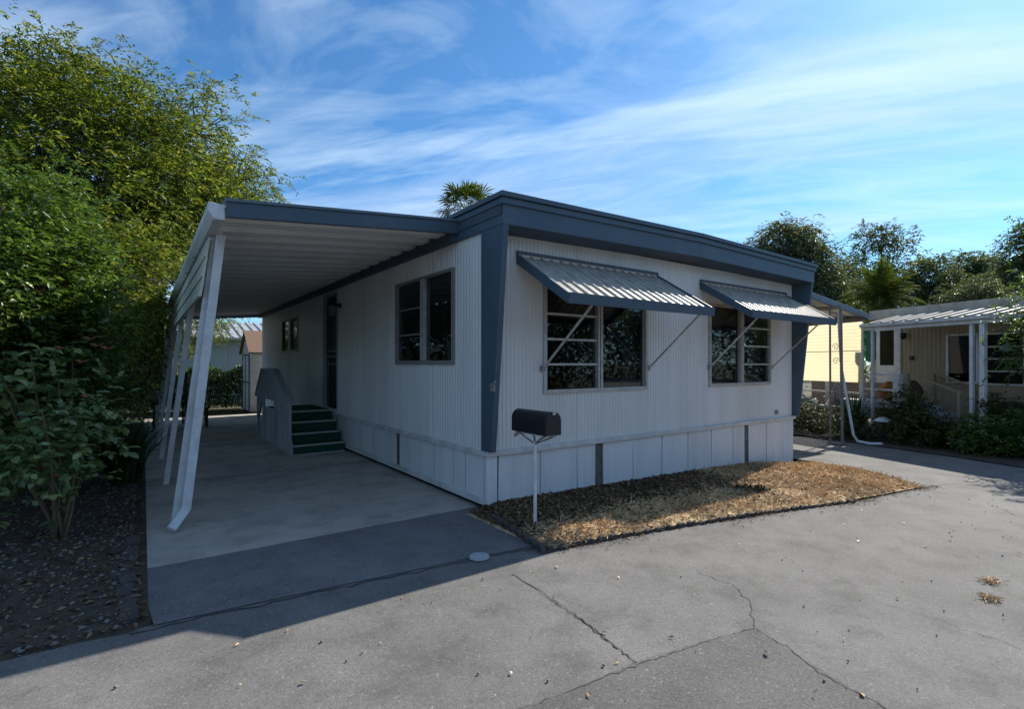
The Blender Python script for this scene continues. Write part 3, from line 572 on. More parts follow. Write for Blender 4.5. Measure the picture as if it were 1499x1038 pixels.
for i in range(3):
    a, b = tp[i], tp[i + 1]; MB().bar((SX0 - .03, a[0], a[1]), (SX0 - .03, b[0], b[1]), .11, .035, (0, 0, 1)).build('handrail', 'greypaint', st)
    a, b = bt[i], bt[i + 1]; MB().bar((SX0 - .03, a[0], a[1]), (SX0 - .03, b[0], b[1]), .035, .06, (0, 0, 1)).build('lower_rail', 'greypaint', st)
def pw_(pts, y):
    for a, b in zip(pts[:-1], pts[1:]):
        if a[0] <= y <= b[0]: return a[1] + (b[1] - a[1]) * (y - a[0]) / (b[0] - a[0])
    return pts[-1][1]
for y in np.arange(L0 + .12, LB + .64, .115): MB().box(SX0 - .062, SX0 - .046, y - .033, y + .033, pw_(bt, y) - .03, pw_(tp, y) - .012).build('baluster', 'greypaint', st)

# ------------------------------------------------------------------ mailbox
mb = empty('mailbox', (.0, -.78, 0)); tag(mb, 'black arched mailbox on a thin white pole in the dry yard', 'mailbox')
arch = [(-.083, 0), (.083, 0), (.083, .12)] + [(.083 * math.cos(a), .12 + .083 * math.sin(a)) for a in np.linspace(0, math.pi, 11)[1:-1]] + [(-.083, .12)]
b = MB().prism([(x + .03, z + .875) for x, z in arch], 1, -.20, .29).build('box', 'blackmetal', mb, .004)
MB().prism([(x * 1.04 + .03, (z - .1) * 1.03 + .978) for x, z in arch], 1, -.222, -.2015).build('door', 'blackmetal', b, .004)
MB().box(.015, .045, -.235, -.218, 1.055, 1.085).build('latch', 'alum', b)
MB().tube([(0, 0, .0), (0, 0, .80)], .016, 10).build('pole', 'post', mb)
m = MB(); 
for sx in (-1, 1): m.tube([(0, 0, .78), (.02 + sx * .05, -.10 * 1, .83), (.03 + sx * .06, -.18, .87)], .009, 6); m.tube([(0, 0, .78), (.02 + sx * .05, .10, .83), (.03 + sx * .06, .2, .87)], .009, 6)
m.tube([(-.03, .2, .868), (-.06, .21, .845), (-.09, .18, .845)], .016, 6); m.build('bracket', 'iron', mb); MB().box(-.03, .09, -.18, .26, .862, .874).build('mounting_board', 'rail', mb)

# ------------------------------------------------------------------ patio cover right of the home
pc = empty('patio_cover', (HW, 0, 0)); pc.location = (0, 0, 0); tag(pc, 'sloping patio cover with slate blue edge beside the white mobile home', 'patio cover')
PX0, PX1, PY0, PY1 = HW + .08, 10.8, .52, 7.5
def pz(x): return 3.06 - (x - PX0) / (PX1 - PX0) * .46
vs = []; prof = [(0, 0), (.1, .03), (.3, .03), (.4, 0), (1, 0)]; pw = .3
for x in (PX0, PX1):
    for fy, h in prof: vs.append((x, fy * pw, pz(x) + h - .02))
    for fy, h in prof[::-1]: vs.append((x, fy * pw, pz(x) + h - .017))
k2 = 2 * len(prof); me = MB().add(vs, [(i, (i + 1) % k2, k2 + (i + 1) % k2, k2 + i) for i in range(k2)]).mesh('roof_panel', 'pan')
for i in range(23): obj_from('roof_panel', me, pc, (0, PY0 + .04 + i * pw, 0))
MB().hexa([(PX0, PY0, pz(PX0) - .07), (PX1, PY0, pz(PX1) - .07), (PX1, PY0 + .04, pz(PX1) - .07), (PX0, PY0 + .04, pz(PX0) - .07), (PX0, PY0, pz(PX0) + .06), (PX1, PY0, pz(PX1) + .06), (PX1, PY0 + .04, pz(PX1) + .06), (PX0, PY0 + .04, pz(PX0) + .06)]).build('edge_beam', 'bluelite', pc, .01)
MB().box(PX1 - .02, PX1 + .08, PY0 + .0, PY1, pz(PX1) - .08, pz(PX1) + .05).build('gutter', 'bluelite', pc)
MB().box(PX1 - .14, PX1 - .06, PY0 + .05, PY1, pz(PX1) - .13, pz(PX1) - .035).build('beam', 'iron', pc)
gz_ = G(8.9)
def ironpost(xb, yb, sep_, top):
    o = MB().bar((xb, yb, gz_), (xb - .08, yb, top), .045, .045).build('post', 'iron', pc); MB().bar((xb - .08, yb + sep_, gz_), (xb - .10, yb + sep_, top), .03, .03).build('post', 'iron', pc)
    for zc, s in ((1.85, 1), (1.55, -1), (.95, 1)):
        pts = [(xb - .07, yb + sep_ / 2 + s * .065 * (1 - k_ / 16 * .8) * math.cos(k_ * .55), zc + .085 * (1 - k_ / 16 * .8) * math.sin(k_ * .55)) for k_ in range(17)]; MB().tube(pts, .006, 5).build('scroll', 'iron', o)
    MB().box(xb - .13, xb + .04, yb - .03, yb + sep_ + .02, gz_, gz_ + .015).build('base_plate', 'iron', o)
ironpost(9.15, .40, .20, 2.66)
MB().box(9.0, 9.1, .36, 7.2, 2.64, 2.72).build('beam', 'iron', pc)
MB().box(9.02, 9.07, 5.0, 5.06, gz_, 2.6).build('post', 'iron', pc)
MB().tube([(9.12, .47, 2.6), (9.15, .42, 1.4), (9.19, .32, .7), (9.22, .22, .0), (9.24, .15, -.12), (9.35, -.02, -.16), (9.6, -.16, -.17)], .028, 8).build('downspout', 'post', pc)

# ------------------------------------------------------------------ neighbouring home on the right (local x runs away along its front, +y towards us)
nb = empty('neighbour_home', (10.52, -2.04, -.2), R(70.42)); tag(nb, 'tan mobile home with weathered ribbed porch roof and white porch posts', 'mobile home')
Z = .2
def nbox(name, mat, x0, x1, y0, y1, z0, z1, parent=nb, bevel=0): return box(name, mat, parent, x0, x1, y0, y1, z0 + Z, z1 + Z, bevel)
nw = nbox('front_wall', 'beige', -.9, 3.93, -1.34, -1.32, -.3, .0)
OPN = [(3.21, 3.87, .62 + Z, 2.40 + Z), (1.46, 2.09, 1.05 + Z, 2.17 + Z), (.60, 1.34, 1.03 + Z, 2.16 + Z)]
ribbed('s', 0, -1.3, 1, -.9, 3.93, 0 - .1, 2.75 + Z, OPN, nw, 'beige', per=.1, dep=.006, seg=1.2)
nbox('end_wall', 'beige', 3.91, 3.93, -6, -1.32, -.3, 2.75); nbox('back_wall', 'beige', -.9, 3.93, -6.02, -6, -.3, 2.75); nbox('interior_wall', 'floor', -.85, 4.0, -1.85, -1.8, -.2, 2.7)  # added dark backing close behind door and window panes keeps the glass dark
def nwin(a, b, z0, z1, lou):
    m = MB(); t = .035
    for q in ((a - .02, a + t, z0, z1), (b - t, b + .02, z0, z1), (a + t, b - t, z0, z0 + t), (a + t, b - t, z1 - t, z1)): m.box(q[0], q[1], -1.30, -1.27, q[2] + Z, q[3] + Z)
    o = m.build('window', 'rail', nb)
    if lou:
        h = (z1 - z0 - 2 * t) / 4
        for r in range(4):
            MB().box(a + t, b - t, -1.295, -1.29, z0 + t + r * h + .014 + Z, z0 + t + (r + 1) * h - .014 + Z).build('pane', 'glass2', o)
            if r: MB().box(a + t, b - t, -1.30, -1.275, z0 + t + r * h - .014 + Z, z0 + t + r * h + .014 + Z).build('louvre_rail', 'rail', o)
    else:
        MB().box(a + t, b - t, -1.295, -1.29, z0 + t + Z, z1 - t + Z).build('pane', 'glass2', o)
        for r in range(14): zz_ = z0 + .36 + r * .052 + Z; MB().box(a + .04, b - .04, -1.38, -1.345, zz_, zz_ + .026).build('blind_slat', 'beige', o)
nwin(1.46, 2.09, 1.05, 2.17, False); nwin(.60, 1.34, 1.03, 2.16, True)
m = MB(); m.box(3.17, 3.23, -1.3, -1.27, .62 + Z, 2.42 + Z); m.box(3.85, 3.91, -1.3, -1.27, .62 + Z, 2.42 + Z); m.box(3.23, 3.85, -1.3, -1.27, 2.36 + Z, 2.42 + Z); nd = m.build('door', 'rail', nb)
MB().box(3.23, 3.85, -1.33, -1.30, .62 + Z, 1.45 + Z).box(3.23, 3.36, -1.33, -1.30, 1.45 + Z, 2.36 + Z).box(3.74, 3.85, -1.33, -1.30, 1.45 + Z, 2.36 + Z).build('door_leaf', 'rail', nd); MB().box(3.36, 3.74, -1.32, -1.315, 1.45 + Z, 2.36 + Z).build('pane', 'glass2', nd)
MB().lathe([(0, .08), (.06, .06), (.07, -.02), (.03, -.1)], (3.05, -1.2, 2.2 + Z), 8).build('porch_lamp', 'blackmetal', nb); nbox('meter_box', 'blackmetal', 2.85, 2.93, -1.29, -1.24, 1.58, 1.68)
# roof: ribbed porch roof with gutter, then the low main roof
ro = MB().box(-1.1, 3.96, -6.2, -1.25, 2.76 + Z, 2.88 + Z).build('roof', 'roofm', nb)
MB().box(-.15, 3.96, -1.30, -1.2, 2.66 + Z, 2.90 + Z).build('roof_edge', 'roofm', ro)
vs = []; prof = [(0, 0), (.12, .045), (.35, .045), (.47, 0), (1, 0)]; pw = .3
for y, z in ((.02, 2.44), (-1.26, 2.70)):
    for fx, h in prof: vs.append((fx * pw, y, z + h + Z))
    for fx, h in prof[::-1]: vs.append((fx * pw, y, z + h - .004 + Z))
k2 = 2 * len(prof); me = MB().add(vs, [(i, (i + 1) % k2, k2 + (i + 1) % k2, k2 + i) for i in range(k2)]).mesh('roof_panel', 'roofm')
for i in range(11): obj_from('roof_panel', me, ro, (-.12 + i * pw, 0, 0))
MB().prism([(.02, 2.36 + Z), (.10, 2.39 + Z), (.11, 2.45 + Z), (.02, 2.44 + Z)], 0, .12, 3.15).build('gutter', 'rail', nb)
MB().prism([(-.02, 2.30 + Z), (.018, 2.30 + Z), (.018, 2.44 + Z), (-.02, 2.44 + Z)], 0, -.1, 3.15).build('fascia', 'rail', nb)
for s, wd in ((.80, .06), (.60, .09), (2.93, .055)): nbox('post', 'post', s - wd / 2, s + wd / 2, -.06 - wd / 2, -.06 + wd / 2, -.2, 2.31)
# deck, railing and stairs
nbox('deck', 'greypaint', 2.35, 4.0, -1.28, -.15, .42, .58); 
m = MB()
for s in (2.42,): m.box(s - .07, s + .07, -.27, -.13, -.15 + Z, 1.25 + Z)
m.build('deck_post', 'rail', nb, .006); nbox('deck_post', 'rail', 3.25, 3.32, -.23, -.17, -.15, 1.25)
nbox('top_rail', 'rail', 2.49, 3.25, -.23, -.17, 1.20, 1.25); nbox('mid_rail', 'rail', 2.49, 3.25, -.22, -.18, .84, .89)
for k_ in range(4): nbox('step', 'greypaint', 1.15 + k_ * .3, 1.47 + k_ * .3, -1.1, -.35, -.2, .12 + k_ * .13)
for yy in (-.33, -1.15):
    MB().bar((2.30, yy, 1.28 + Z), (1.12, yy, .86 + Z), .04, .04, (0, 1, 0)).build('handrail', 'beige', nb)
    for s, h in ((2.30, 1.27), (1.20, .88)): nbox('rail_post', 'beige', s - .035, s + .035, yy - .035, yy + .035, -.2, h)
# cream slatted shade hanging at the far end of that porch and the low porch screen beneath
ys = empty('slatted_sunshade', (10.52, -2.04, -.2), R(70.42)); tag(ys, 'sunlit cream slatted shade panel beyond the patio cover posts', 'sunshade')
nsl = 17
for k_ in range(nsl):
    z0 = 1.03 + k_ * (1.50 / nsl) + Z; z1 = z0 + 1.50 / nsl - .003; xl = 3.10; xr = 5.55; y = .10 - k_ * .003
    MB().hexa([(xl, y + .022, z0), (xr, y + .022, z0), (xr, y + .018, z0), (xl, y + .018, z0), (xl, y, z1), (xr, y, z1), (xr, y - .004, z1), (xl, y - .004, z1)]).build('slat', 'cream', ys)
box('batten', 'beige', ys, 3.10, 5.55, .135, .15, 1.80 + Z, 1.815 + Z)
MB().box(3.1, 3.14, .0, .04, .0, 2.7).build('support_post', 'rail', ys); MB().box(5.5, 5.54, .0, .04, .0, 2.7).build('support_post', 'rail', ys)
ps = empty('porch_screen', (10.52, -2.04, -.2), R(70.42)); tag(ps, 'low white framed porch screen under the cream slatted shade', 'porch screen')
MB().box(3.2, 5.6, -.24, -.2, 0, .28 + Z).build('lower_wall', 'beige', ps); MB().box(3.2, 5.6, -.26, -.17, .28 + Z, .37 + Z).build('sill', 'rail', ps); MB().box(3.2, 5.6, -.24, -.19, .72 + Z, .76 + Z).build('rail', 'rail', ps)
for s in (3.35, 4.35, 5.45): MB().box(s - .04, s + .04, -.25, -.18, .37 + Z, 1.05 + Z).build('post', 'rail', ps)
MB().box(3.2, 5.6, -1.0, -.98, .37, 1.0 + Z).build('dark_backing', 'interior', ps)
def nbw(s, y, z): 
    a = R(70.42); return (10.52 + s * math.cos(a) - y * math.sin(a), -2.04 + s * math.sin(a) + y * math.cos(a), z)
tag(MB().lathe([(.002, .16), (.05, .15), (.078, .10), (.08, .08), (.06, .03), (.02, .0)], nbw(4.75, -.21, .37), 12).build('white_ball', 'ball', smooth=True), 'white globe resting on the sill of the low porch screen', 'globe')
def lump(name, mat, c, r, seed, parent=None):
    q = np.random.default_rng(seed); n, k_ = 16, 10; V = []; ph = q.random(6) * 6
    for j in range(k_ + 1):
        a = math.pi * j / k_
        for i in range(n):
            b2 = 2 * math.pi * i / n; rr = 1 + .16 * math.sin(3 * b2 + ph[0] + j * .7) + .1 * math.sin(5 * b2 + ph[1]) * math.sin(2 * a + ph[2]) + .06 * math.sin(7 * a + 4 * b2 + ph[3]); V.append((c[0] + r[0] * rr * math.sin(a) * math.cos(b2), c[1] + r[1] * rr * math.sin(a) * math.sin(b2), c[2] + r[2] * (1 + rr * math.cos(a) * -1 if False else 1 - math.cos(a) * (.9 + .1 * rr))))
    F = [(j * n + i, j * n + (i + 1) % n, (j + 1) * n + (i + 1) % n, (j + 1) * n + i) for j in range(k_) for i in range(n)]
    return npmesh(name, V, F, mat, parent, True)
tag(lump('cloth_cover', 'cloth', nbw(3.95, -.12, .37), (.22, .08, .34), 3), 'draped grey cloth hanging over the low porch screen', 'cloth')
tag(lump('cushion', 'orange', nbw(2.95, -.6, .58), (.2, .17, .24), 5), 'orange cushion on the neighbouring deck behind the white rail', 'cushion')
tag(lump('basket', 'brown', nbw(2.40, -.62, .58), (.22, .2, .26), 6), 'dark brown basket on the neighbouring deck beside the railing post', 'basket')
tc = tag(MB().prism([(.0, 2.28), (.03, 2.28), (.05, 1.55), (.0, 1.6)], 0, 0, .24).build('hanging_cloth', 'teal'), 'teal green cloth hanging beside the neighbouring door', 'cloth'); tc.location = nbw(3.08, -.35, 0); tc.rotation_euler = (0, 0, R(70.42))
gl = empty('garden_lamp', nbw(2.02, .75, -.19)); tag(gl, 'garden lamp with pale domed shade among the neighbouring shrubs', 'garden lamp')
MB().tube([(0, 0, 0), (0, 0, .42)], .014, 8).build('stem', 'blackmetal', gl); MB().lathe([(.006, .50), (.07, .49), (.14, .455), (.19, .41), (.18, .405), (.02, .42)], (0, 0, 0), 16).build('lamp_shade', 'lampm', gl)
bn = tag(MB().box(-.7, .7, -.2, .2, .44, .49).box(-.7, .7, .17, .21, .55, .70).box(-.7, .7, .18, .22, .76, .90).box(-.66, -.58, -.18, .18, 0, .44).box(.58, .66, -.18, .2, 0, .44).box(-.66, -.60, .18, .2, .44, .9).box(.60, .66, .18, .2, .44, .9).build('porch_bench', 'wood'), 'dark wooden bench under the louvred window of the tan home', 'bench'); bn.location = nbw(.55, -.85, -.2); bn.rotation_euler = (0, 0, R(250.4))
hb = empty('hanging_chime', nbw(.35, -.3, 1.75)); tag(hb, 'small glass wind chime hanging from the tan porch eave', 'wind chime')
MB().tube([(0, 0, .15), (0, 0, .57)], .004, 5).build('cord', 'iron', hb); MB().lathe([(.01, .15), (.07, .1), (.08, .04), (.13, .0), (.12, -.01)], (0, 0, 0), 10).build('bell', 'bulb', hb)
nbed = tag(MB().add([(*nbw(s, y, 0)[:2], -.19 if True else 0) for s, y in ((-6, 1.5), (.0, 1.5), (1.0, 1.65), (3.2, 1.9), (7, 2.1), (7, -1.4), (-6, -1.4))], [tuple(range(7))]).build('garden_bed', 'soil'), kind='structure')

# ------------------------------------------------------------------ things behind the carport
bh = empty('rear_house', (0, 19, 0)); bh.location = (-3.6, 18.6, 0); tag(bh, 'pale blue grey house with ribbed metal roof behind the carport', 'house')
bwl = box('wall', 'bluegrey', bh, -.0, 9, .02, .05, -.1, 2.5); box('wall', 'bluegrey', bh, 0, .03, .05, 6, -.1, 2.5); box('wall', 'bluegrey', bh, 8.97, 9, .05, 6, -.1, 2.5)
for z in np.arange(0, 2.45, .2): box('siding_board', 'bluegrey', bwl, .0, 9, .0, .019, z + .004, z + .196)
rb = MB().prism([(-.5, 2.42), (3, 3.25), (6.4, 2.42), (6.4, 2.50), (3, 3.33), (-.5, 2.50)], 0, -.4, 9.4).build('roof', 'alum', bh)
for x in np.arange(-.3, 9.3, .32): MB().hexa([(x, -.52, 2.505), (x + .06, -.52, 2.505), (x + .06, 3, 3.335), (x, 3, 3.335), (x, -.52, 2.55), (x + .06, -.52, 2.55), (x + .06, 3, 3.38), (x, 3, 3.38)]).build('roof_rib', 'alum', rb)
for x in (2.4, 5.2):
    o = MB().box(x - .04, x + .0, -.03, .0, 1.3, 2.25).box(x + .95, x + .99, -.03, .0, 1.3, 2.25).box(x, x + .95, -.03, 0, 1.3, 1.34).box(x, x + .95, -.03, 0, 2.21, 2.25).box(x + .46, x + .5, -.03, 0, 1.34, 2.21).build('window', 'rail', bh); MB().box(x, x + .46, -.012, -.006, 1.34, 2.21).build('pane', 'blackmetal', o); MB().box(x + .5, x + .95, -.012, -.006, 1.34, 2.21).build('pane', 'bluegrey', o)
sh = empty('garden_shed', (-.18, 13.0, 0)); tag(sh, 'small cream garden shed with brown shingle roof behind the home', 'shed')
sw_ = MB().prism([(0, .02), (1.75, .02), (1.75, 1.86), (.875, 2.5), (0, 1.86)], 0, 0, 2.1).build('wall', 'rail', sh)
MB().hexa([(-.08, -.1, 1.80), (2.2, -.1, 1.80), (2.2, .875, 2.51), (-.08, .875, 2.51), (-.08, -.1, 1.84), (2.2, -.1, 1.84), (2.2, .875, 2.55), (-.08, .875, 2.55)]).hexa([(-.08, 1.85, 1.80), (2.2, 1.85, 1.80), (2.2, .875, 2.511), (-.08, .875, 2.511), (-.08, 1.85, 1.84), (2.2, 1.85, 1.84), (2.2, .875, 2.551), (-.08, .875, 2.551)]).build('roof', 'shingle', sh)
MB().box(-.02, -.003, .28, 1.45, .06, 1.74).build('door', 'rail', sh)
for q in ((.24, .29), (.84, .89), (1.44, 1.49)): MB().box(-.03, -.005, q[0], q[1], .04, 1.76).build('door_trim', 'strip', sh)
MB().box(-.03, -.005, .29, 1.44, 1.74, 1.79).box(-.03, -.006, .29, .84, .88, .93).box(-.03, -.006, .89, 1.44, .88, .93).build('door_trim', 'strip', sh); MB().box(.35, .5, -.015, -.002, .9, 1.08).build('vent', 'strip', sh)
ch = empty('dining_chair', (-1.85, 9.7, 0)); tag(ch, 'dark wooden high backed chair at the back of the carport', 'chair')
MB().box(-.22, .24, -.22, .22, .44, .48).build('seat', 'wood', ch)
for x, y in ((-.2, -.2), (-.2, .2)): MB().box(x - .02, x + .02, y - .02, y + .02, 0, 1.3).build('leg', 'wood', ch)
for x, y in ((.21, -.19), (.21, .19)): MB().box(x - .02, x + .02, y - .02, y + .02, 0, .44).build('leg', 'wood', ch)
MB().box(-.21, -.19, -.18, .18, .6, 1.3).build('backrest', 'wood', ch); MB().box(-.18, .19, -.2, -.18, .2, .23).box(-.18, .19, .18, .2, .2, .23).build('stretcher', 'wood', ch)
tb = empty('side_table', (-2.35, 10.3, 0)); tag(tb, 'low dark table holding cloth bundles at the carport side', 'table')
MB().box(-.35, .35, -.5, .5, .56, .60).build('table_top', 'wood', tb)
for x in (-.3, .3):
    for y in (-.45, .45): MB().box(x - .02, x + .02, y - .02, y + .02, 0, .56).build('leg', 'wood', tb)
for i, (x, y, r, mt) in enumerate(((-2.5, 10.0, .24, 'cloth'), (-2.2, 10.15, .2, 'wood'), (-2.4, 10.55, .26, 'cloth'))):
    tag(lump('cloth_bundle', mt, (x, y, .60), (r, r, r * .6), 11 + i), ['pale cloth bundle on the front of the low carport table', 'dark cloth bundle in the middle of the low carport table', 'larger pale cloth bundle at the back of the low carport table'][i], 'cloth bundle')

# ------------------------------------------------------------------ plants
def trunk_tube(m, a, b, r0, r1, bend=.15, n=7):
    a = Vector(a); b = Vector(b); off = Vector((random.uniform(-1, 1), random.uniform(-1, 1), 0)) * bend * (b - a).length
    m.tube([a.lerp(b, i / n) + off * math.sin(math.pi * i / n) for i in range(n + 1)], [r0 + (r1 - r0) * i / n for i in range(n + 1)], 8)
def tree(name, label, base, blobs, leaf, mat, nclump, nsprig, nleaf, slen, ratio=.35, gravity=.4, r0=.16, cat='tree', group=None, keep=None, shell=.5, fork=None, spread=.35, twigs=5):
    o = empty(name, base); tag(o, label, cat, group); b = np.array(base); PP = []; DD = []
    tot = sum(np.prod(np.array(q[1]) * np.ones(3)) ** (2 / 3) for q in blobs); m = MB(); fk = np.array(fork) if fork is not None else b + (np.mean([q[0] for q in blobs], 0) - b) * [.5, .5, .3]
    trunk_tube(m, b - b, fk - b, r0, r0 * .75, .06)
    for c, r in blobs:
        c = np.array(c); k_ = max(3, int(nclump * np.prod(np.array(r) * np.ones(3)) ** (2 / 3) / tot)); p, d = sprigs(c, r, k_, nsprig, nleaf, slen, gravity, shell, spread, keep); PP.append(p); DD.append(d)
        trunk_tube(m, fk - b, c - b, r0 * .5, r0 * .12, .12)
        for _ in range(twigs): trunk_tube(m, c - b, c - b + np.array(r) * np.ones(3) * rdir(1)[0] * .85, r0 * .13, .008, .1, 4)
    m.build('trunk', 'bark', o, smooth=True); P = np.concatenate(PP) - b; D = np.concatenate(DD)
    cr = leaf_obj('crown', P, D, leaf * (.65 + .7 * rng.random(len(P))), ratio, mat, o); cr['kind'] = 'stuff'; return o
clear = lambda P: ~((P[:, 0] > -2.5) & (P[:, 1] < 12.9) & (P[:, 2] < 3.2)) & ~((P[:, 0] > -.3) & (P[:, 2] < 3.4))
A = at
tree('ash_tree', 'tall leafy tree with yellow green feathery foliage rising over the carport', (-4.2, 8.2, 0),
     [(A(60, 235, 10.5), 1.6), (A(180, 235, 11), 1.6), (A(250, 285, 11.5), 1.5), (A(325, 310, 12.5), 1.1), (A(130, 330, 10), 1.7), (A(230, 390, 11), 1.5), (A(15, 125, 11), .95), (A(100, 140, 11.5), .9), (A(185, 150, 12), .85), (A(285, 195, 12.5), 1.05), (A(350, 265, 13.5), .8), (A(170, 420, 9.5), 1.2), (A(-70, 240, 10), 1.6)],
     .10, L_tree, 760, 16, 11, .52, .36, .5, .17, keep=clear, fork=(-4.4, 8.3, 2.3), shell=.55, spread=.5, twigs=16)
tree('side_tree', 'dark stemmed tree with light green leaves hanging low beside the carport posts', (-3.6, 5.6, 0),
     [(A(170, 400, 8.5), .9), (A(140, 470, 8.2), .8), (A(215, 440, 11), 1.0), (A(210, 510, 12), .9)], .08, L_tree, 420, 5, 10, .35, .4, .5, .09, keep=clear)
tree('backyard_tree', 'light green leafy tree reaching over the roof behind the carport', (-2.6, 15.6, 0),
     [(np.array([-2.6, 15.4, 2.6]), 1.1), (np.array([-1.7, 15.8, 3.0]), .9), (np.array([-3.6, 15, 2.2]), 1.2), (np.array([-.7, 16.4, 3.1]), .6)], .09, L_tree, 380, 5, 9, .4, .4, .4, .08)
tree('laurel_shrub', 'tall glossy dark green shrub behind the rose bush', (-4.1, 2.6, 0),
     [(A(10, 420, 4.9), .75), (A(70, 430, 5.3), .7), (A(30, 330, 5.4), .7), (A(75, 520, 5.6), .7), (A(20, 560, 5.2), .7), (A(-40, 400, 4.7), .9), (A(80, 590, 6), .55), (A(-50, 560, 4.6), .8), (A(60, 620, 5.6), .6)], .062, L_shrub, 1100, 5, 9, .22, .5, .25, .06, cat='shrub', shell=.45, spread=.2)
def dark_shrub(label, cs, base, n=300, leaf=.07, mat=L_shrub): return tree('shrub', label, base, cs, leaf, mat, n, 5, 8, .25, .45, .3, .04, cat='shrub')
dark_shrub('dark shrub filling the bed under the tall tree by the posts', [(np.array([-4.1, 5.2, .6]), .5), (np.array([-4.5, 4.2, .8]), .7), (np.array([-4.0, 6.8, .5]), .5)], (-3.8, 5.0, 0), 330)
dark_shrub('rounded shrub at the far side of the carport posts', [(np.array([-3.5, 9, .9]), .9), (np.array([-3.9, 10.8, 1.2]), 1.0), (np.array([-4.6, 7.6, 1.3]), 1.1)], (-3.7, 9.6, 0), 330, .08, L_tree)
he = empty('hedge', (-1.6, 15.2, 0)); tag(he, 'clipped dark green hedge behind the carport', 'hedge')
n = 26000; P = np.stack([-2.2 + 4.6 * rng.random(n), -.45 + .9 * rng.random(n), .05 + 1.3 * rng.random(n) ** .8], 1); P[:, 2] *= 1 + .1 * np.sin(P[:, 0] * 5); e_ = rng.random(n) < .6; P[e_, 1] = -.45 + .08 * rng.normal(size=e_.sum())
leaf_obj('foliage', P, rdir(n) * .8 + [0, -.5, .2], .05 + .04 * rng.random(n), .55, L_shrub, he)['kind'] = 'stuff'
m = MB(); [m.tube([(x, 0, 0), (x + .1, .05, 1.1)], [.03, .01], 6) for x in np.arange(-2, 2.3, .5)]; m.build('stems', 'bark', he)
n = 2500; P = np.stack([-3 + 5 * rng.random(n), 12.7 + 2 * rng.random(n), np.full(n, -.03)], 1); D = rdir(n); D[:, 2] = np.abs(D[:, 2]) + .3
tag(leaf_obj('rear_grass', P, D, .08, .12, L_garden), 'short grass behind the carport slab', 'grass', kind='stuff')
def strap_plant(label, base, n, ln, wd, lean=.55, name='strap_leaf_plant'):
    o = empty(name, base); tag(o, label, 'plant'); V = []; F = []
    for i in range(n):
        a = rng.random() * 2 * math.pi; l = ln * (.55 + .6 * rng.random()); le = lean * (.25 + rng.random()); d = np.array([math.cos(a), math.sin(a), 0]); s = np.array([-math.sin(a), math.cos(a), 0]); b0 = d * rng.random() * .15 + s * rng.normal() * .05; k0 = len(V)
        for j in range(6):
            t = j / 5; c = b0 + d * l * le * t ** 1.6 + np.array([0, 0, l * (t - .38 * le * t ** 2.6)]); w_ = wd * (1 - t ** 2) + .002; V += [c - s * w_ / 2, c + s * w_ / 2]
        F += [(k0 + 2 * j, k0 + 2 * j + 1, k0 + 2 * j + 3, k0 + 2 * j + 2) for j in range(5)]
    q = npmesh('leaves', V, F, L_strap, o); q['kind'] = 'stuff'; return o
strap_plant('dark strap leaved clump at the foot of the slanted carport posts', (-3.05, 3.6, .02), 170, .95, .03)
strap_plant('dark strap leaved clump in the bed, further along the slanted posts', (-3.15, 4.7, .02), 130, .9, .03)
# rose bush
rb_ = empty('rose_bush', (-3.42, 1.35, .02)); tag(rb_, 'rose bush with bare lower canes, broad leaves and faded blooms', 'rose bush'); rbase = np.array([-3.42, 1.35, .02])
m = MB(); tips = []
for (u, v, d) in ((20, 660, 4.1), (35, 640, 4.4), (140, 640, 4.6), (100, 560, 4.4), (60, 520, 4.2), (20, 560, 4.0), (120, 500, 4.9), (75, 600, 3.9), (-20, 600, 3.8), (-30, 500, 4.2), (135, 590, 4.3), (10, 480, 4.6)):
    tip = A(u - 14, v, d); p0 = Vector((random.uniform(-.05, .05), random.uniform(-.05, .05), 0)); t_ = Vector(tip - rbase); mid = p0.lerp(t_, .5) + Vector((random.gauss(0, .06), random.gauss(0, .06), .08)); pts = [(p0 * (1 - t) ** 2 + mid * 2 * t * (1 - t) + t_ * t * t) for t in np.linspace(0, 1, 7)]
    m.tube(pts, [.017 - .0022 * i for i in range(7)], 6); tips.append((tip, [np.array(p) + rbase for p in pts]))
m.build('canes', 'cane', rb_, smooth=True)
V = []; F = []; blooms = []
def rose_leaf(p, d, ln):
    d = d / np.linalg.norm(d); s = np.cross(d, [0, 0, 1.0] + rng.normal(size=3) * .35); s /= np.linalg.norm(s); u = np.cross(s, d); k0 = len(V); w_ = ln * .34
    V.extend([p, p + d * ln * .3 + s * w_ * .85 + u * .12 * w_, p + d * ln * .65 + s * w_ * .8 + u * .1 * w_, p + d * ln - u * ln * .08, p + d * ln * .65 - s * w_ * .8 + u * .1 * w_, p + d * ln * .3 - s * w_ * .85 + u * .12 * w_, p + d * ln * .5 - u * .08 * w_])
    for i in range(6): F.append((k0 + 6, k0 + i, k0 + (i + 1) % 6))
for tip, pts in tips:
    for q in range(44):
        t = .45 + .6 * rng.random(); i = min(int(t * 6), 5); c = pts[min(i, 6)] * (1 - (t * 6 - i)) + pts[min(i + 1, 6)] * (t * 6 - i) if t < 1 else tip; c = c + rng.normal(size=3) * [.13, .13, .12]
        d = rdir(1)[0] + [.25, -.3, .0]; d[2] *= .5; d /= np.linalg.norm(d); s = np.cross(d, [0, 0, 1.0]); L = .045 + .05 * rng.random()
        rose_leaf(c + d * .09, d + [0, 0, -.3], L * 1.1)
        for f_, sg_ in ((.07, 1), (.07, -1), (.03, 1), (.03, -1)): rose_leaf(c + d * f_, d * .5 + s * sg_ * .9 + [0, 0, -.2], L * (.95 if f_ > .05 else .8))
q = npmesh('foliage', np.array(V) - rbase, F, L_rose, rb_); q['kind'] = 'stuff'
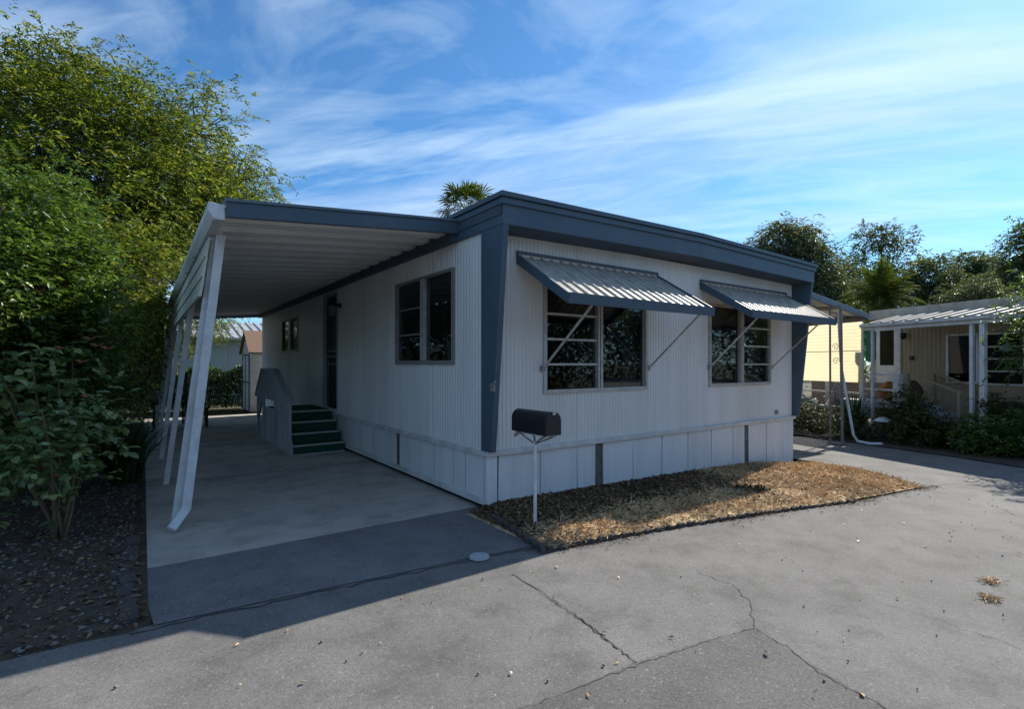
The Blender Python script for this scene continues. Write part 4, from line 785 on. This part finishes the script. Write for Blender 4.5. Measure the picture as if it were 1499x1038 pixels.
for (u, v, d) in ((213, 0, 0), (88, 512, 4.2), (55, 428, 4.5), (130, 498, 4.5), (118, 532, 4.3), (155, 512, 4.4), (125, 583, 4.3), (30, 420, 4.6), (85, 700, 4.2), (140, 508, 4.3)):
    if d == 0: continue
    p = A(u, v, d) - rbase; mm = MB()
    for k_ in range(9):
        a = k_ * 2.4; r_ = .018 + .0022 * k_; e = Vector((math.cos(a), math.sin(a), .6)); s = Vector((-math.sin(a), math.cos(a), 0)); c = Vector(p)
        mm.add([c, c + e * r_ + s * .017, c + e * r_ * 1.7, c + e * r_ - s * .017], [(0, 1, 2, 3)])
    mm.build('bloom', 'petal', rb_)
# palms
def frond(V, F, o, az, ln, rise, droop, nl, ll, wd=.03):
    d = np.array([math.cos(az), math.sin(az), 0]); s = np.array([-math.sin(az), math.cos(az), 0]); prev = None
    for j in range(nl):
        t = (j + 1) / nl; c = o + d * ln * t * (1 - .15 * t) * math.cos(rise) + np.array([0, 0, ln * (math.sin(rise) * t - droop * t * t)])
        if prev is not None:
            k0 = len(V); V += [prev - s * .015, prev + s * .015, c + s * .012, c - s * .012]; F.append((k0, k0 + 1, k0 + 2, k0 + 3)); tg = c - prev; tg /= np.linalg.norm(tg)
            for sg_ in (-1, 1):
                l = ll * math.sin(math.pi * min(1, .12 + .86 * t)) ** .7; e = c + (tg * .6 + s * sg_ * .8) * l + np.array([0, 0, -.25 * l + .1 * l * rng.normal()]); k0 = len(V); V += [c, c + tg * wd, e, c - tg * wd * .2 + 1e-4]; F.append((k0, k0 + 1, k0 + 2, k0 + 3))
        prev = c
dp = empty('date_palm', tuple(A(1287, 532, 18.5)[:2]) + (-.25,)); tag(dp, 'feather palm with arching fronds behind the tan home', 'palm tree')
top = A(1287, 440, 18.5)[2] + .25; V = []; F = []
for i in range(95): a = rng.random() * 6.283; e = rng.random(); frond(V, F, np.array([0, 0, top]), a, 1.9 * (.8 + .3 * rng.random()), R(80 - 85 * e), .25 + .35 * e, 26, .38)
q = npmesh('crown', V, F, L_palm, dp); q['kind'] = 'stuff'; MB().tube([(0, 0, 0), (0, 0, top * .5), (0, 0, top + .05)], [.3, .26, .22], 10).build('trunk', 'bark', dp)
fpb = A(683, 532, 17); fp = empty('fan_palm', (fpb[0], fpb[1], -.1)); tag(fp, 'fan palm top showing above the roof of the white mobile home', 'palm tree')
top = A(683, 312, 17)[2] + .1; V = []; F = []
for i in range(30):
    a = i * 2.4; el = R(78 - 100 * i / 29 + 8 * rng.normal()); d = np.array([math.cos(a) * math.cos(el), math.sin(a) * math.cos(el), math.sin(el)]); pl_ = .55 + .2 * rng.random(); c = np.array([0, 0, top]) + d * pl_; s = np.cross(d, [0, 0, 1.0] + rng.normal(size=3) * .2); s /= max(np.linalg.norm(s), 1e-6); u = np.cross(s, d)
    k0 = len(V); V += [np.array([0, 0, top]) - s * .014, np.array([0, 0, top]) + s * .014, c + s * .012, c - s * .012]; F.append((k0, k0 + 1, k0 + 2, k0 + 3))
    for j in range(20):
        th = R(-95 + 190 * j / 19); e = d * math.cos(th) + s * math.sin(th) + u * .10 * (1 if j % 2 else -1); l = .62 * (.9 + .2 * rng.random()) * (1 - .25 * abs(th) / 1.7); p2 = c + e * l * .55; t3 = c + e * l + np.array([0, 0, -.10 - .08 * rng.random()]); q_ = np.cross(e, u); q_ /= np.linalg.norm(q_)
        k0 = len(V); V += [c, p2 + q_ * .026, t3, p2 - q_ * .026]; F.append((k0, k0 + 1, k0 + 2, k0 + 3))
q = npmesh('crown', V, F, L_palm, fp); q['kind'] = 'stuff'; MB().tube([(0, 0, 0), (0, 0, top * .5), (0, 0, top + .02)], [.17, .13, .12], 10).build('trunk', 'bark', fp)
# trees beyond the tan home
def far_tree(name, label, u, d, blobs, leaf, mat, n, **kw):
    b = A(u, 532, d); return tree(name, label, (b[0], b[1], -.25), [(A(*q[:3]), q[3]) for q in blobs], leaf, mat, n, 5, 8, kw.pop('slen', .6), **kw)
far_tree('willowy_tree', 'drooping grey green tree rising behind the right end of the blue roof', 1165, 24, [(1150, 365, 24, 1.25), (1180, 390, 24, 1.2), (1200, 430, 24, 1.1), (1120, 385, 24, 1.0), (1160, 430, 24, 1.3), (1190, 470, 24, 1.2)], .22, L_euc, 900, ratio=.26, gravity=.9, r0=.2, slen=.9)
far_tree('airy_tree', 'tall airy dark tree with sky showing through, behind the feather palm', 1290, 31, [(1265, 385, 31, .9), (1290, 350, 31, .8), (1315, 355, 31, .75), (1270, 350, 31, .7), (1320, 395, 31, .9), (1300, 420, 31, 1.3), (1255, 430, 31, 1.2)], .2, L_far, 230, ratio=.4, r0=.16, slen=.7, shell=.3)
far_tree('oak_tree', 'broad grey green tree behind the left part of the tan roof', 1235, 27, [(1230, 410, 27, 1.0), (1245, 450, 27, 1.3), (1215, 460, 27, 1.3), (1275, 470, 27, 1.2)], .18, L_far, 300, ratio=.4, r0=.2)
far_tree('oak_tree', 'rounded olive tree behind the middle of the tan roof', 1350, 26, [(1345, 415, 26, 1.0), (1370, 400, 26, .9), (1350, 450, 26, 1.3), (1385, 440, 26, 1.1)], .18, L_far, 330, ratio=.4, r0=.2)
far_tree('oak_tree', 'dense dark tree beside the rounded olive tree, behind the tan roof', 1420, 28, [(1405, 395, 28, 1.0), (1430, 420, 28, 1.2), (1450, 400, 28, 1.0), (1415, 450, 28, 1.3)], .18, L_far, 330, ratio=.4, r0=.2)
far_tree('silvery_bush', 'low silvery bush peeking over the tan roof', 1440, 20, [(1435, 435, 20, .65), (1460, 440, 20, .5), (1400, 440, 20, .5)], .12, L_euc, 200, ratio=.35, r0=.1, slen=.4)
far_tree('oak_tree', 'tall dark tree overhanging the near end of the tan roof', 1500, 24, [(1500, 370, 24, .9), (1515, 400, 24, 1.2), (1480, 410, 24, .8), (1530, 350, 24, 1.1)], .17, L_far, 300, ratio=.4, r0=.2)
far_tree('porch_tree', 'bright green leafy branch at the near corner of the tan porch roof', 1530, 9.2, [(1510, 460, 9.2, .3), (1520, 420, 9.2, .35), (1540, 500, 9.2, .5), (1505, 520, 9.2, .25)], .07, L_shrub, 120, ratio=.45, r0=.05, slen=.25)
# distant tree belt all round; raised and thickened behind camera to darken window reflections
n = 120000; a = rng.random(n) * 6.283; a[:70000] = math.pi * (1.06 + .88 * rng.random(70000)); rr = 52 + 10 * rng.random(n); hh = 4.2 + 1.3 * np.sin(a * 9) + .9 * np.sin(a * 23 + 1) + .5 * np.sin(a * 57); hh *= 1 + 1.5 * np.clip(-np.sin(a) * 2 - .3, 0, 1); P = np.stack([rr * np.cos(a), rr * np.sin(a), -.4 + hh * rng.random(n) ** .7], 1)
tag(leaf_obj('distant_wood', P, rdir(n), .35 + .35 * rng.random(n), .6, L_far), 'distant belt of dark trees beyond the houses and, added taller, behind the camera', 'wood', kind='stuff')
# garden in front of the tan home
def gplant(label, s, y, h, r, n, leaf=.07, mat=L_garden, name='garden_shrub', tall=1.0):
    b = nbw(s, y, -.19); return tree(name, label, b, [(np.array([b[0], b[1], -.19 + h * .55]), (r, r, h * .5)), (np.array([b[0] + .1, b[1] - .2, -.19 + h * .35]), (r * .8, r * .8, h * .35))], leaf, mat, n, 5, 7, .2, .5, .3, .03, cat='shrub', spread=.2)
gplant('tall bronze green shrub between the deck rail and the porch stairs', 1.75, .45, 1.05, .34, 120)
gplant('low dark green shrub beside the garden lamp', 1.2, .8, .6, .42, 120)
gplant('low green ground shrub under the porch screen', 4.3, .6, .5, .5, 150, .06)
gplant('twiggy shrub in front of the porch screen', 5.0, .3, .95, .35, 80, .05)
gplant('leafy shrub by the twin white porch posts', .1, .7, .55, .4, 120, .07, L_shrub)
gplant('dark bush by the bench of the tan home', -.5, .2, .9, .5, 140, .07, L_shrub)
gplant('thin leafy shrub below the louvred window', .45, -.2, 1.0, .3, 60, .08)
gplant('ground cover shrub along the driveway edge of the garden bed', 2.4, 1.2, .3, .5, 110, .05)
gplant('small shrub near the patio cover posts', 3.5, 1.2, .4, .35, 80, .05)
p_ = nbw(2.75, .75, -.19); strap_plant('dark strap leaved clump in front of the white deck post', p_, 200, 1.0, .035, .5)
